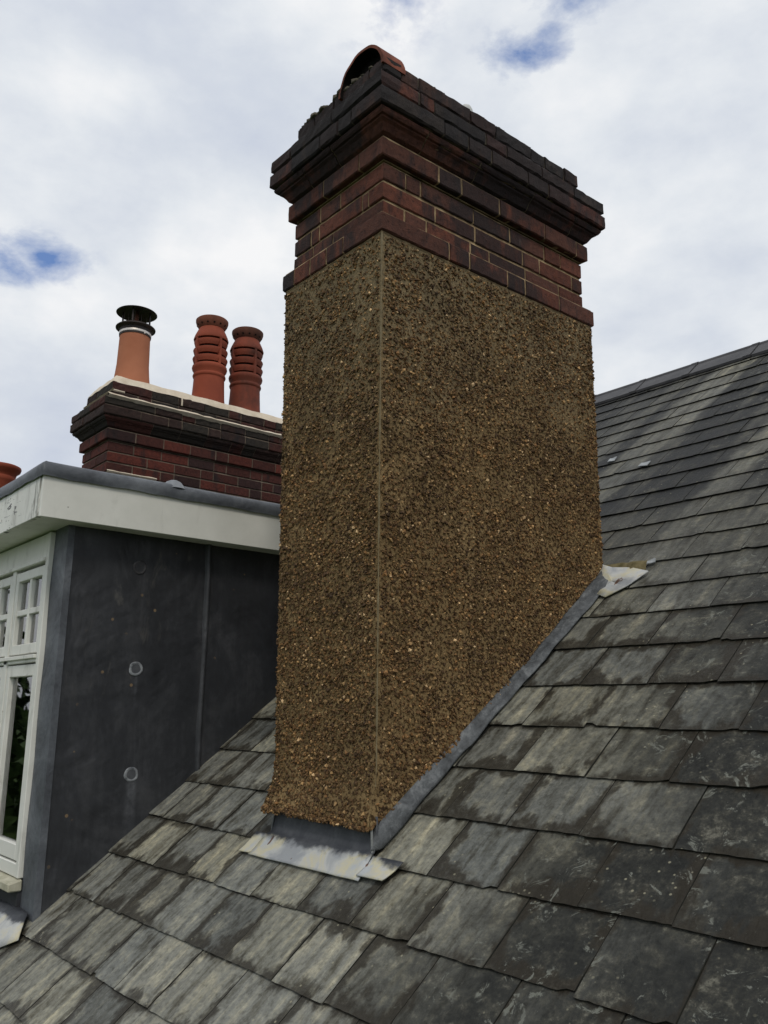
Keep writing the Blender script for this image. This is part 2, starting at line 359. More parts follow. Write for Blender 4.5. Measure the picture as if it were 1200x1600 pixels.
    # lichen: pale rosettes and dots
    lw = m.voro(34, vec=Q0); lg = m.noise(5, 4, 0.6, vec=Q0)
    li = m.math('MULTIPLY', m.step(lw, 0.16, 0.09), m.step(lg, 0.50, 0.62))
    c = m.mix(m.math('MULTIPLY', li, 0.7), c, (0.33, 0.31, 0.22))
    lp = m.math('MULTIPLY', m.step(m.noise(12, 10, 0.78, vec=Q0, dist=1.6), 0.57, 0.60), m.math('MULTIPLY', reg, m.step(lg, 0.44, 0.50)))
    c = m.mix(m.math('MULTIPLY', lp, 0.8), c, (0.19, 0.198, 0.17))
    grit = m.step(m.noise(90, 4, 0.7, vec=Q0), 0.36, 0.30)
    c = m.mix(m.math('MULTIPLY', grit, 0.5), c, (0.018, 0.017, 0.014))
    m.color(c)
    m.rough(m.mix(damp, m.mix(s2, (0.5, 0.5, 0.5), (0.75, 0.75, 0.75)), (0.5, 0.5, 0.5)))
    h = m.math('ADD', m.math('MULTIPLY', m.noise(1.0, 6, 0.6, vec=m.mapv((26, 9, 1), vec=Q)), 1.0), m.math('MULTIPLY', s3, 0.5))
    m.bump(h, 0.95, 0.006)
    return m.m
M['slate'] = mat_slate()
M['slate_edge'] = mat_simple('dark_slate_edge', (0.012, 0.013, 0.012), (0.04, 0.04, 0.032), 20, 0.8, 0.3, 0.5, 0.003, 60)

def mat_lead(name, c1, c2, c3, sc_=5, white=0.0, rough=0.55):
    m = Mat(name, rough, 0.45)
    n = m.noise(sc_, 6, 0.62, dist=0.6); n2 = m.noise(sc_*7, 5, 0.65)
    c = m.ramp(m.math('ADD', m.math('MULTIPLY', n, 0.75), m.math('MULTIPLY', n2, 0.25)), [(0.32, c1), (0.5, c2), (0.68, c3)])
    if white > 0:
        wv = m.attr('suv').outputs['Vector']; k = m.sep(wv)[0]
        wmask = m.step(m.math('ADD', k, m.math('MULTIPLY', m.math('SUBTRACT', m.noise(13, 6, 0.65), 0.5), 0.5)), 0.42, 0.60)
        wc = m.ramp(m.noise(7, 5, 0.6, dist=0.5), [(0.36, (0.30, 0.315, 0.33)), (0.47, (0.46, 0.465, 0.45)), (0.55, (0.53, 0.49, 0.34)), (0.66, (0.42, 0.44, 0.45))])
        rust = m.step(m.noise(16, 3, 0.5, vec=m.mapv((1.6, 0.8, 1), loc=(1.4, 2.2, 0))), 0.69, 0.72)
        wc = m.mix(rust, wc, (0.13, 0.07, 0.045))
        c = m.mix(m.math('MULTIPLY', wmask, white), c, wc)
    m.color(c); m.bump(m.math('ADD', n, m.math('MULTIPLY', n2, 0.35)), 0.5, 0.012)
    return m.m
M['lead'] = mat_lead('grey_lead', (0.040, 0.044, 0.052), (0.088, 0.097, 0.112), (0.155, 0.168, 0.187))
M['lead_white'] = mat_lead('lead_with_white_patina', (0.018, 0.020, 0.025), (0.038, 0.042, 0.050), (0.085, 0.090, 0.098), white=1.0)
M['lead_pale0'] = mat_lead('pale_fold_lead', (0.09, 0.10, 0.10), (0.17, 0.18, 0.18), (0.26, 0.27, 0.26), 20)  # paler lead for the narrow corner fold
M['lead_dull'] = mat_lead('dull_mottled_lead', (0.028, 0.031, 0.034), (0.085, 0.092, 0.098), (0.20, 0.21, 0.215), 16, rough=0.7)
def mat_cheek():
    m = Mat('dark_cheek_lead', 0.5, 0.45)
    n = m.math('ADD', m.math('MULTIPLY', m.noise(2.1, 7, 0.65, dist=1.2), 0.6), m.math('MULTIPLY', m.noise(1.0, 7, 0.65, vec=m.mapv((1, 11, 1.6)), dist=0.6), 0.4)); n2 = m.noise(30, 6, 0.7)
    c = m.ramp(m.math('ADD', m.math('MULTIPLY', n, 0.8), m.math('MULTIPLY', n2, 0.2)), [(0.34, (0.014, 0.015, 0.018)), (0.50, (0.027, 0.029, 0.034)), (0.66, (0.060, 0.062, 0.068))])
    x, y, z = m.sep(m.obj)
    # chalky streaks low down towards the stack, and a few bare flakes
    k = m.math('MULTIPLY', m.step(m.noise(1.0, 6, 0.65, vec=m.mapv((3, 14, 5), rot=(0.6, 0, 0)), dist=0.5), 0.56, 0.72), m.step(m.noise(1.5, 3, 0.5, vec=m.mapv(loc=(0, 0.7, 0.3))), 0.45, 0.6))
    c = m.mix(m.math('MULTIPLY', k, 0.55), c, (0.115, 0.11, 0.10))
    smr = m.math('MULTIPLY', m.step(m.math('ABSOLUTE', m.math('ADD', y, 0.118)), 0.034, 0.006), m.math('MULTIPLY', m.step(z, -2.36, -2.10), m.step(z, -2.03, -2.06)))
    smr2 = m.math('MULTIPLY', m.step(m.math('ABSOLUTE', m.math('ADD', y, 0.134)), 0.010, 0.002), m.math('MULTIPLY', m.step(z, -1.80, -1.62), m.step(z, -1.58, -1.60)))
    smr = m.math('MULTIPLY', m.math('MAXIMUM', smr, m.math('MULTIPLY', smr2, 0.6)), m.step(n2, 0.38, 0.62, 0.35, 1.0))
    c = m.mix(m.math('MULTIPLY', smr, 0.45), c, (0.16, 0.17, 0.19))
    fl = m.math('MULTIPLY', m.step(m.voro(15), 0.13, 0.09), m.step(m.noise(4, 3, 0.5), 0.55, 0.62))
    c = m.mix(m.math('MULTIPLY', fl, 0.75), c, (0.22, 0.15, 0.08))
    m.color(c)
    b = m.bump(m.noise(3.0, 3, 0.5, dist=0.8), 0.45, 0.05); m.bump(n2, 0.25, 0.003, b)
    return m.m
M['cheek'] = mat_cheek()
def mat_paint(name, dirt=0.3, peel=0.0):
    m = Mat(name, 0.5, 0.4)
    c = m.ramp(m.noise(5, 5, 0.6), [(0.3, (0.66, 0.66, 0.61)), (0.7, (0.76, 0.76, 0.71))])
    g = m.step(m.noise(1.0, 7, 0.65, vec=m.mapv((9, 9, 3.0)), dist=0.5), 0.62-dirt*0.2, 0.82-dirt*0.2)
    c = m.mix(m.math('MULTIPLY', g, dirt), c, (0.22, 0.21, 0.165))
    if peel > 0:
        x = m.sep(m.obj)[0]
        g2 = m.math('MULTIPLY', m.step(m.noise(1.0, 6, 0.7, vec=m.mapv((24, 9, 4)), dist=0.4), 0.46, 0.56), m.step(x, -1.70, -1.53))
        c = m.mix(m.math('MULTIPLY', g2, 0.8), c, (0.12, 0.115, 0.085))
        g3 = m.math('MULTIPLY', m.step(m.noise(1.0, 5, 0.7, vec=m.mapv((13, 9, 40)), dist=0.8), 0.58, 0.61), m.step(x, -1.66, -1.86))
        c = m.mix(g3, c, (0.04, 0.038, 0.03))
    sp = m.step(m.voro(7.3), 0.035, 0.02)
    c = m.mix(m.math('MULTIPLY', sp, 0.6), c, (0.2, 0.18, 0.14))
    m.color(c).bump(m.noise(1.0, 4, 0.6, vec=m.mapv((60, 8, 60))), 0.15, 0.002)
    return m.m
M['paint'] = mat_paint('white_gloss_paint', 0.25)
M['paint_dirty'] = mat_paint('flaking_white_paint', 0.5, 1.0)
M['paint_window'] = mat_paint('weathered_window_paint', 0.4)
M['cill'] = mat_simple('mossy_cream_sill', (0.30, 0.29, 0.2), (0.5, 0.48, 0.38), 16, 0.8, 0.3, 0.5, 0.003, 60)
def mat_glass():
    m = Mat('window_glass', 0.02, 0.5)
    tr = m.N('ShaderNodeBsdfTransparent'); gl = m.N('ShaderNodeBsdfGlossy'); gl.inputs['Roughness'].default_value = 0.015
    fr = m.N('ShaderNodeFresnel'); fr.inputs['IOR'].default_value = 1.52
    mx = m.N('ShaderNodeMixShader'); m.L(m.math('MULTIPLY', fr.outputs[0], 1.7, clamp=True), mx.inputs[0]); m.L(tr.outputs[0], mx.inputs[1]); m.L(gl.outputs[0], mx.inputs[2]); m.L(mx.outputs[0], m.o.inputs[0])
    return m.m
M['glass'] = mat_glass()

# ------------------------------------------------------------------ ground far below
g = MB(); v, f = grid_vf(8, 8, lambda a, b: (-400+800*a, -400+800*b, -9.0)); g.add(v, f)
go = g.build('ground', M['soil']); go['kind'] = 'structure'

def mat_leaf():
    m = Mat('distant_foliage', 0.9, 0.1); m.color(m.ramp(m.noise(1.2, 5, 0.7), [(0.35, (0.012, 0.022, 0.008)), (0.65, (0.05, 0.085, 0.025))])); return m.m
g = MB(); rr = random.Random(3)
for i in range(7000):
    a = math.radians(rr.uniform(185, 275)); d = rr.uniform(55, 75); hh = rr.random()**1.4*19*(0.75+0.35*math.sin(a*23)+0.2*math.sin(a*61))
    c = (d*math.cos(a), d*math.sin(a), -9+hh); s_ = rr.uniform(0.4, 0.9)
    g.add([(c[0]+rr.uniform(-1, 1)*s_, c[1]+rr.uniform(-1, 1)*s_, c[2]+rr.uniform(-1, 1)*s_) for _ in range(5)], [(0, 1, 2), (0, 2, 3), (1, 3, 4), (2, 3, 4), (0, 1, 4)])
wo_ = g.build('woodland', mat_leaf()); wo_['kind'] = 'stuff'; wo_['label'] = 'distant belt of green trees reflected in the window'; wo_['category'] = 'trees'

# ------------------------------------------------------------------ main slate roof
YK = [-0.0176-0.174*k for k in range(9, 0, -1)] + [-0.0176+0.174*i for i in range(6)] + [1.022, 1.176, 1.330, 1.476, 1.622, 1.766, 1.908, 2.052, 2.194, 2.336, 2.476, 2.618, 2.760, 2.902, 3.046, 3.190, 3.330]
K0 = 9   # index of the course whose lower edge meets the foot of the chimney
JX = {K0-2: [-1.309,-1.041,-0.817,-0.533,-0.276,-0.003,0.248], K0-3: [-1.443,-1.182,-0.856,-0.666,-0.416],
      K0-1: [-1.408,-1.149,-0.892,-0.67,-0.415,-0.146,0.123,0.38,0.66,0.929], K0: [-1.445,-1.235,-0.967,-0.742,-0.50,-0.24,0.01,0.273,0.545,0.814,1.073],
      K0+1: [-1.385,-1.195,-0.90,-0.64,-0.38,-0.11,0.156,0.427,0.693,0.98], K0+2: [0.04,0.305,0.589,0.866,1.149], K0+3: [-0.07,0.195,0.46,0.737,0.987],
      K0+4: [0.06,0.317,0.591], K0+5: [-0.06,0.213,0.485,0.759], K0+6: [0.11,0.379,0.637], K0+7: [-0.06,0.20,0.474,0.749], K0+8: [0.09,0.357], K0+9: [-0.16,0.11,0.374]}
XL, XR = -6.4, 4.6
def joints(k):
    r = random.Random(100+k)
    js = list(JX.get(k, [r.uniform(-0.15, 0.12) if k not in JX else 0]))
    if k not in JX: js = [(0.0 if k % 2 else 0.135) + r.uniform(-0.02, 0.02)]
    while js[-1] < XR: js.append(js[-1]+0.268+r.uniform(-0.022, 0.022))
    while js[0] > XL: js.insert(0, js[0]-0.268+r.uniform(-0.022, 0.022))
    return js
roof = thing('slate_roof', 'main pitched roof of weathered grey slates with stained edges around the rendered chimney', 'roof', (0.0, 0.0, -H0))
def build_slates():
    mb = MB(); cs, sn = math.cos(AL), math.sin(AL)
    XRI = []
    for k, y0 in enumerate(YK):
        gauge = ((YK[k+1] if k+1 < len(YK) else 3.47)-y0)/cs
        js = joints(k)
        for a, b in zip(js[:-1], js[1:]):
            near = (-1.9 < a < 2.3)
            r = random.Random(int(a*1000)*31+k*977)
            gap = r.uniform(0.001, 0.0032)
            xa, xb = a+gap, b-gap; wd = xb-xa
            nu = 12 if near else 4; nv = 5 if near else 2
            L = gauge*(2.05 if k < len(YK)-2 else 1.0)
            L = min(L, (3.46-y0)/cs)
            t = r.uniform(0.005, 0.0075); h0 = 0.0175+r.uniform(-0.0008, 0.0018)
            slope = (0.0092)/gauge
            tw = r.uniform(-0.0008, 0.0010); q_ = 1.0 if y0 < 0.9 else 0.45; dv = q_*r.uniform(-0.0035, 0.0035)*(2 if r.random() < 0.08 else 1); sk = q_*r.uniform(-0.002, 0.002)
            chip = [r.uniform(-0.0016, 0.0016) for _ in range(nu+1)]
            if r.random() < 0.3 and near:
                for q in (0, 1) if r.random() < 0.5 else (nu, nu-1): chip[q] += r.uniform(0.004, 0.014)
            ea = [r.uniform(-0.0014, 0.0014) for _ in range(nv+1)]; eb = [r.uniform(-0.0014, 0.0014) for _ in range(nv+1)]
            vs = []; ex = []
            vv = [0, 0.08, 0.3, 0.55, 0.8, 1.0] if nv == 5 else [0, 0.5, 1.0]
            for layer in (0, 1):
                for j in range(nv+1):
                    for i in range(nu+1):
                        fu = i/nu; s = vv[j]*L + dv + sk*(fu-0.5)*2*(1-vv[j])
                        x = xa+wd*fu
                        if j == 0: s += chip[i]
                        if i == 0: x += ea[j]
                        if i == nu: x -= eb[j]
                        h = h0 - slope*vv[j]*L + tw*(fu-0.5)*2*(1-vv[j])
                        if layer == 0:
                            h += 0.0
                            if j == 0: h -= 0.0012
                        else: h -= t
                        if layer == 1 and j == 0: s += 0.002
                        vs.append((x, y0+s*cs-h*sn, -H0+TA*y0+s*sn+h*cs)); ex.append((fu*wd, max(vv[j]*L, 0), wd))
            f = []; n = (nu+1)*(nv+1)
            for j in range(nv):
                for i in range(nu):
                    q = j*(nu+1)+i; f.append((q, q+1, q+nu+2, q+nu+1))
            mi = [0]*len(f); e = []
            for i in range(nu): e.append((i+n, i+1+n, i+1, i))
            for j in range(nv):
                q = j*(nu+1); e.append((q+n, q, q+nu+1, q+nu+1+n)); q += nu; e.append((q, q+n, q+nu+1+n, q+nu+1))
            col = (r.random(), r.random(), r.random())
            mb.add(vs, f, col, 0, ex); mb.f += [tuple(z+mb.n-2*n for z in q) for q in e]; mb.mi += [1]*len(e)
    return mb.build('slates', [M['slate'], M['slate_edge']], roof)
build_slates()
b = MB()  # sarking board just under the slates, and the slope behind the ridge
v = [(XL, YK[0], roofz(YK[0])-0.012), (XR, YK[0], roofz(YK[0])-0.012), (XR, 3.5, roofz(3.5)-0.012), (XL, 3.5, roofz(3.5)-0.012), (XL, 7.0, roofz(0.0)-0.012), (XR, 7.0, roofz(0.0)-0.012)]
b.add(v, [(0, 1, 2, 3), (3, 2, 5, 4)]); b.build('roof_boarding', M['slate_edge'], roof)
b = MB(); v, f = box_vf((XL+0.1, -1.35, -9.0), (XR-0.1, 6.7, roofz(-1.55)-0.05)); b.add(v, f); b.build('house_wall', M['housewall'], roof)
# ridge tiles, each its own piece
M['ridge'] = mat_simple('dark_ridge_tile', (0.028, 0.028, 0.031), (0.062, 0.060, 0.062), 9, 0.6, 0.4, 0.4, 0.003, 60)
RX = [-1.126-0.447*i for i in range(12, 0, -1)] + [-1.126, -0.70] + [-0.70+0.447*i for i in range(1, 13)]
ya, za = 3.50, roofz(3.50)+0.020
for i in range(len(RX)-1):
    x0, x1 = RX[i]+0.004, RX[i+1]-0.004; r = random.Random(i); dz = r.uniform(-0.003, 0.004)
    prof = [(ya-0.158, roofz(ya-0.158)+0.028), (ya-0.162, roofz(ya-0.162)+0.048), (ya-0.045, roofz(ya-0.045)+0.052)]
    for a in range(0, 7): 
        an = math.pi*(1-a/6); prof.append((ya+0.034*math.cos(an)*1.0, za+0.0+0.030*math.sin(an)+ (0.0)))
    prof += [(ya+0.045, roofz(ya-0.045)+0.052), (ya+0.162, roofz(ya-0.162)+0.048), (ya+0.158, roofz(ya-0.158)+0.028)]
    prof += [(ya, za-0.03)]
    v = []; xs = [x0, x0+0.012, x1-0.05, x1-0.05, x1]; sc_ = [0, 0, 0, 0.003, 0.003]
    for x, s_ in zip(xs, sc_):
        for (yy, zz) in prof: v.append((x, ya+(yy-ya)*(1+s_*5), zz+s_+dz))
    n = len(prof); f = []
    for q in range(4):
        for w_ in range(n): f.append((q*n+w_, (q+1)*n+w_, (q+1)*n+(w_+1) % n, q*n+(w_+1) % n))
    f += [tuple(range(n)), tuple(range(4*n, 5*n))[::-1]]
    mb = MB(); mb.add(v, f); mb.build('ridge_tile', M['ridge'], roof)
# small lead tingles
M['clip'] = mat_simple('pale_lead_clip', (0.20, 0.22, 0.23), (0.36, 0.38, 0.39), 20, 0.5, 0.4, 0.3)
for (x, y, w_, l_, rz) in ((-0.668, 2.357, 0.045, 0.05, 0.1), (-0.355, 2.203, 0.06, 0.045, -0.1), (0.221, 1.312, 0.05, 0.03, 0.4)):
    mb = MB(); cs, sn = math.cos(AL), math.sin(AL)
    def fn(a, b2, x=x, y=y, w_=w_, l_=l_, rz=rz):
        uu = (a-0.5)*w_; vv = (b2-0.3)*l_; u2 = uu*math.cos(rz)-vv*math.sin(rz); v2 = uu*math.sin(rz)+vv*math.cos(rz)
        h = 0.027+0.002*math.sin(a*5+b2*3)
        return (x+u2, y+v2*cs-h*sn, roofz(y)+v2*sn+h*cs)
    v, f = grid_vf(4, 4, fn); mb.add(v, f); o = mb.build('lead_clip', M['clip'], roof)
    md = o.modifiers.new('s', 'SOLIDIFY'); md.thickness = 0.004

# ------------------------------------------------------------------ brickwork builder
class Ring:
    """courses of separate bricks round a rectangular shaft; near corner at (X,Y), width w to -x, depth d to +y"""
    def __init__(s, X, Y, w, d): s.X, s.Y, s.w, s.d = X, Y, w, d
    def sides(s):
        X, Y, w, d = s.X, s.Y, s.w, s.d
        # origin, direction along, outward
        return [((X, Y), (-1, 0), (0, -1), w), ((X, Y), (0, 1), (1, 0), d), ((X-w, Y), (0, 1), (-1, 0), d), ((X, Y+d), (-1, 0), (0, 1), w)]
    def prism(s, mb, side, a, b, prof, ma, mb_, col, jit=0.0, nseg=1, mi=0, seed=0):
        (ox, oy), (ax, ay), (nx, ny), L = s.sides()[side]
        r = random.Random(seed); n = len(prof); v = []
        jo = [r.uniform(-jit, jit)*1.3 for _ in range(nseg+1)]
        po = r.uniform(-jit, jit)*1.4; pz = r.uniform(-jit, jit)*0.7
        for k in range(nseg+1):
            t = a+(b-a)*k/nseg
            for q, (o, z) in enumerate(prof):
                tt = t
                if k == 0 and ma: tt = -o
                if k == nseg and mb_: tt = L+o
                inner = o < -0.05
                oo = o if inner else o+(po if not (ma and k == 0 or mb_ and k == nseg) else 0)+r.uniform(-jit, jit)*0.8
                zz = z if inner else z+pz+r.uniform(-jit, jit)*0.8
                if k in (0, nseg) and not ((k == 0 and ma) or (k == nseg and mb_)) and not inner:
                    tt += r.uniform(-jit, jit)
                v.append((ox+ax*tt+nx*oo, oy+ay*tt+ny*oo, zz))
        f = []
        for k in range(nseg):
            for q in range(n): f.append((k*n+q, (k+1)*n+q, (k+1)*n+(q+1) % n, k*n+(q+1) % n))
        f += [tuple(range(n))[::-1], tuple(range(nseg*n, (nseg+1)*n))]
        if side in (1, 3): pass
        if side in (0, 3): f = [q[::-1] for q in f] if side == 0 else f
        mb.add(v, f, col, mi)
    def course(s, bricks, mortar, prof, o_in=-0.09, lists=None, gap=0.0105, jit=0.0014, colf=None, seed=0, rec=0.0034, skip=None, under=None):
        rec = max(rec, jit*2.7)
        pr = [(o_in, prof[0][1])] + list(prof) + [(o_in, prof[-1][1])]
        for side in range(4):
            L = s.sides()[side][3]
            lst = lists[side] if lists and side < len(lists) and lists[side] else None
            r = random.Random(seed*10+side); t = 0.0; cuts = [0.0]
            seq = lst or ([0.23 if (seed+side) % 2 else 0.345] )
            i = 0
            while True:
                l = seq[i] if i < len(seq) else (0.23 if r.random() < 0.7 else 0.115)
                t += l; i += 1
                if t > L-0.07: break
                cuts.append(t)
            cuts.append(L)
            for q in range(len(cuts)-1):
                a = cuts[q]+(gap/2 if q else 0); b = cuts[q+1]-(gap/2 if q < len(cuts)-2 else 0)
                if skip and skip(side, a, b): continue
                col = colf(random.Random(seed*100+side*37+q*3), side, (a+b)/2)
                ns = max(1, int((b-a)/0.03))
                s.prism(bricks, side, a, b, pr, q == 0, q == len(cuts)-2, col, jit, ns, 0, seed*1000+side*100+q)
            z0, z1 = prof[0][1]-0.006, prof[-1][1]+0.006
            un = prof[0][0]-rec if under is None else under-rec
            pm = [(o_in-0.02, z0), (un, z0), (un, prof[0][1]+0.0008)] + [(o-rec, max(z, prof[0][1]+0.0012)) for o, z in list(prof[:-1])+[(prof[-1][0], z1)]] + [(o_in-0.02, z1)]
            s.prism(mortar, side, 0, L, pm, True, True, (1, 1, 1), 0.0004, max(2, int(L/0.05)), 0, seed+5)
def flat(o, z0, z1, ch=0.005): return [(o-ch, z0), (o, z0+ch), (o+0.0004, (z0+z1)/2), (o, z1-ch), (o-ch, z1)]

# ------------------------------------------------------------------ the rendered chimney stack
stack = thing('chimney_stack', 'tall pebble-dashed chimney with corbelled red brick top rising from the slates in front', 'chimney', (0.0, 0.0, -H0))
HEADS = {}
def colf_main(r, side, t):
    q = r.random()
    if q < 0.40: c = (0.078, 0.030, 0.020)
    elif q < 0.72: c = (0.068, 0.025, 0.018)
    elif q < 0.96: c = (0.050, 0.022, 0.018)
    else: c = (0.026, 0.019, 0.019)
    k = r.uniform(0.8, 1.25); return tuple(x*k for x in c)
def colf_red(r, side, t):
    c = (0.100, 0.034, 0.021) if r.random() < 0.55 else ((0.072, 0.029, 0.020) if r.random() < 0.93 else (0.036, 0.022, 0.021))
    k = r.uniform(0.8, 1.3); return tuple(x*k for x in c)
def colf_cap(r, side, t):
    q = r.random()
    c = (0.088, 0.031, 0.021) if q < 0.30 else ((0.052, 0.027, 0.021) if q < 0.75 else (0.034, 0.026, 0.023))
    k = r.uniform(0.8, 1.25); return tuple(x*k for x in c)
OGEE = [(-0.030, 0.419), (-0.012, 0.426), (0.001, 0.432), (0.009, 0.445), (0.018, 0.458), (0.030, 0.466), (0.0315, 0.472), (0.040, 0.474), (0.0465, 0.482), (0.050, 0.490), (0.048, 0.496)]
def build_cap(R, bricks, mortar, z, colA, colB, colC, seed, roughtop=True, base=True, lists=None, extra_down=0):
    L = lists or {}
    G = lambda o: [(oo, zz+z) for oo, zz in o]
    if base: R.course(bricks, mortar, G(flat(0.010, 0.000, 0.076)), lists=L.get(0), colf=colA, seed=seed+1)
    zz = 0.082
    for i in range(3):
        R.course(bricks, mortar, G(flat(-0.024, zz+0.0015, zz+0.0715, 0.004)), lists=L.get(1+i), colf=colA, seed=seed+2+i); zz += 0.0815
    for i in range(extra_down):
        R.course(bricks, mortar, G(flat(-0.024, -0.0815*i, -0.0815*i+0.0745)), colf=colA, seed=seed+30+i)
    R.course(bricks, mortar, G(flat(0.000, 0.333, 0.411)), under=-0.024, lists=L.get(4), colf=colA, seed=seed+6)
    R.course(bricks, mortar, G(OGEE), under=-0.040, lists=L.get(5), colf=colB, seed=seed+7, gap=0.006)
    R.course(bricks, mortar, G(flat(0.064, 0.500, 0.570, 0.007)), under=0.036, lists=L.get(6), colf=colC, seed=seed+8, jit=0.0022)
    R.course(bricks, mortar, G(flat(0.061, 0.577, 0.643, 0.009)), lists=L.get(7), colf=colC, seed=seed+9, jit=0.0028)
    R.course(bricks, mortar, G(flat(-0.020, 0.650, 0.720, 0.006)), lists=L.get(8), colf=colC, seed=seed+10, jit=0.0022)
    R.course(bricks, mortar, G(flat(-0.022, 0.727, 0.800, 0.009)), lists=L.get(9), colf=colC, seed=seed+11, jit=0.0035)
bricks = MB(); mort = MB()
R = Ring(0, 0, W0, D0)
LL = {0: [[0.23, 0.115, 0.115, 0.115], [0.345, 0.115, 0.23, 0.115, 0.23]], 1: [[0.345, 0.14, 0.14], [0.135, 0.115, 0.25, 0.115, 0.23, 0.23]],
      2: [[0.115, 0.04, 0.29, 0.06], [0.30, 0.23, 0.30, 0.115, 0.23]], 3: [[0.30, 0.14, 0.30], [0.14, 0.08, 0.30, 0.23, 0.23, 0.115]],
      4: [[0.15, 0.24, 0.24], [0.30, 0.13, 0.23, 0.30, 0.23]], 5: [[0.28, 0.20, 0.30], [0.20, 0.30, 0.34, 0.30]],
      6: [[0.12, 0.09, 0.12, 0.21], [0.27, 0.14, 0.14, 0.23, 0.14, 0.30]], 7: [[0.26, 0.30, 0.10], [0.14, 0.08, 0.30, 0.13, 0.23, 0.23]],
      8: [[0.23, 0.23], [0.27, 0.30, 0.23]], 9: [[0.12, 0.24, 0.14], [0.11, 0.10, 0.30, 0.16, 0.24, 0.10, 0.14]]}
build_cap(R, bricks, mort, 0.0, colf_red, colf_main, colf_cap, 40, lists=LL)
cap = bricks.build('brick_cap', M['brick'], stack)
mo = mort.build('cap_mortar', M['capmortar'], cap)
# crumbling cement on the top
mb = MB()
def lump(c, s, seed):
    r = random.Random(seed); v, f = [], []
    n = 7
    pr = [(0.0, -0.5), (0.8, -0.45), (1.0, -0.1), (0.8, 0.4), (0.35, 0.75), (0.0, 0.85)]
    v, f = lathe_vf((0, 0, 0), pr, n)
    return [(c[0]+x*s[0]*r.uniform(0.75, 1.25), c[1]+y*s[1]*r.uniform(0.75, 1.25), c[2]+z*s[2]*r.uniform(0.8, 1.2)) for x, y, z in v], f
def top_fn(a, b2):
    x = -W0+0.045+(W0-0.09)*a; y = 0.045+(D0-0.09)*b2
    e = min(a, 1-a)*W0; e2 = min(b2, 1-b2)*D0; e = min(e, e2)
    return (x, y, 0.792+min(e, 0.12)*0.25+0.012*(hsh(a*9, b2*7)-0.5))
v, f = grid_vf(12, 20, top_fn); mb.add(v, f)
rr = random.Random(5)
for i in range(46):
    x = -0.085-i/46*0.53+rr.uniform(-0.01, 0.01); s_ = rr.uniform(0.006, 0.02)*(1.0 if x < -0.2 else 0.5)
    v, f = lump((x, rr.uniform(0.03, 0.06), 0.800+s_*0.2), (s_*1.4, s_*1.4, s_), i); mb.add(v, f)
for i in range(26):
    y = rr.choice([rr.uniform(0.19, 0.5), rr.uniform(0.19, 1.2)]); s_ = rr.uniform(0.004, 0.012)
    v, f = lump((-0.045+rr.uniform(-0.01, 0.006), y, 0.800+s_*0.2), (s_*1.4, s_*1.6, s_), 80+i); mb.add(v, f)
mb.build('cement_flaunching', M['flaunch'], stack, smooth=True)
# pale worn brick patch face near corner on top course
# pebble-dashed coat
def zbot_right(y):
    pts = [(-0.05, -2.150), (0.0, -2.128), (0.34, -1.878), (0.64, -1.655), (1.236, -1.236), (1.40, -1.12)]
    return float(np.interp(y, [p[0] for p in pts], [p[1] for p in pts]))
ZF = -2.112
def xleft(z): return -W0+0.048*min(max(-z/1.95, 0), 1.0)
def flare(z, zb, amp=0.034, h=0.17): 
    t = min(max(1-(z-zb)/h, 0), 1); return amp*t*t
def zfront(x):   # front lower edge, slightly wavy
    return ZF-0.016*(1+x/W0)+0.004*math.sin(x*23)
def P_front(a, z):    # a in 0..1 from near corner to left
    xl = xleft(z)-flare(z, ZF, 0.030); xr = flare(z, ZF, 0.006); zb = ZF
    return (xr+(xl-xr)*a, -flare(z, zb, 0.034), z)
def P_right(y, z): 
    return (flare(z, zbot_right(y), 0.010, 0.12), y, z)
coat = MB()
nz = 60
def fn(a, b2):
    x = -W0*a; zb = zfront(x)
    z = zb*(1-b2); return P_front(a, z)
v, f = grid_vf(26, nz, fn, True); coat.add(v, f)
def fn(a, b2):
    y = D0*a; zb = zbot_right(y)
    z = zb*(1-b2); p = P_right(y, z); k = max(0.0, 1-a*8)
    return (p[0], y-flare(z, ZF, 0.034)*k, z)
v, f = grid_vf(50, nz, fn); coat.add(v, f)
def fn(a, b2):   # left side
    y = D0*a; zb = min(roofz(y)+0.10, -0.3); z = zb*(1-b2); return (xleft(z)-flare(z, zb, 0.03), y-flare(z, ZF, 0.034)*max(0, 1-a*8), z)
v, f = grid_vf(30, 30, fn, True); coat.add(v, f)
v, f = grid_vf(10, 20, lambda a, b2: (xleft(roofz(D0))*a, D0, (roofz(D0)-0.05)*(1-b2))); coat.add(v, f)
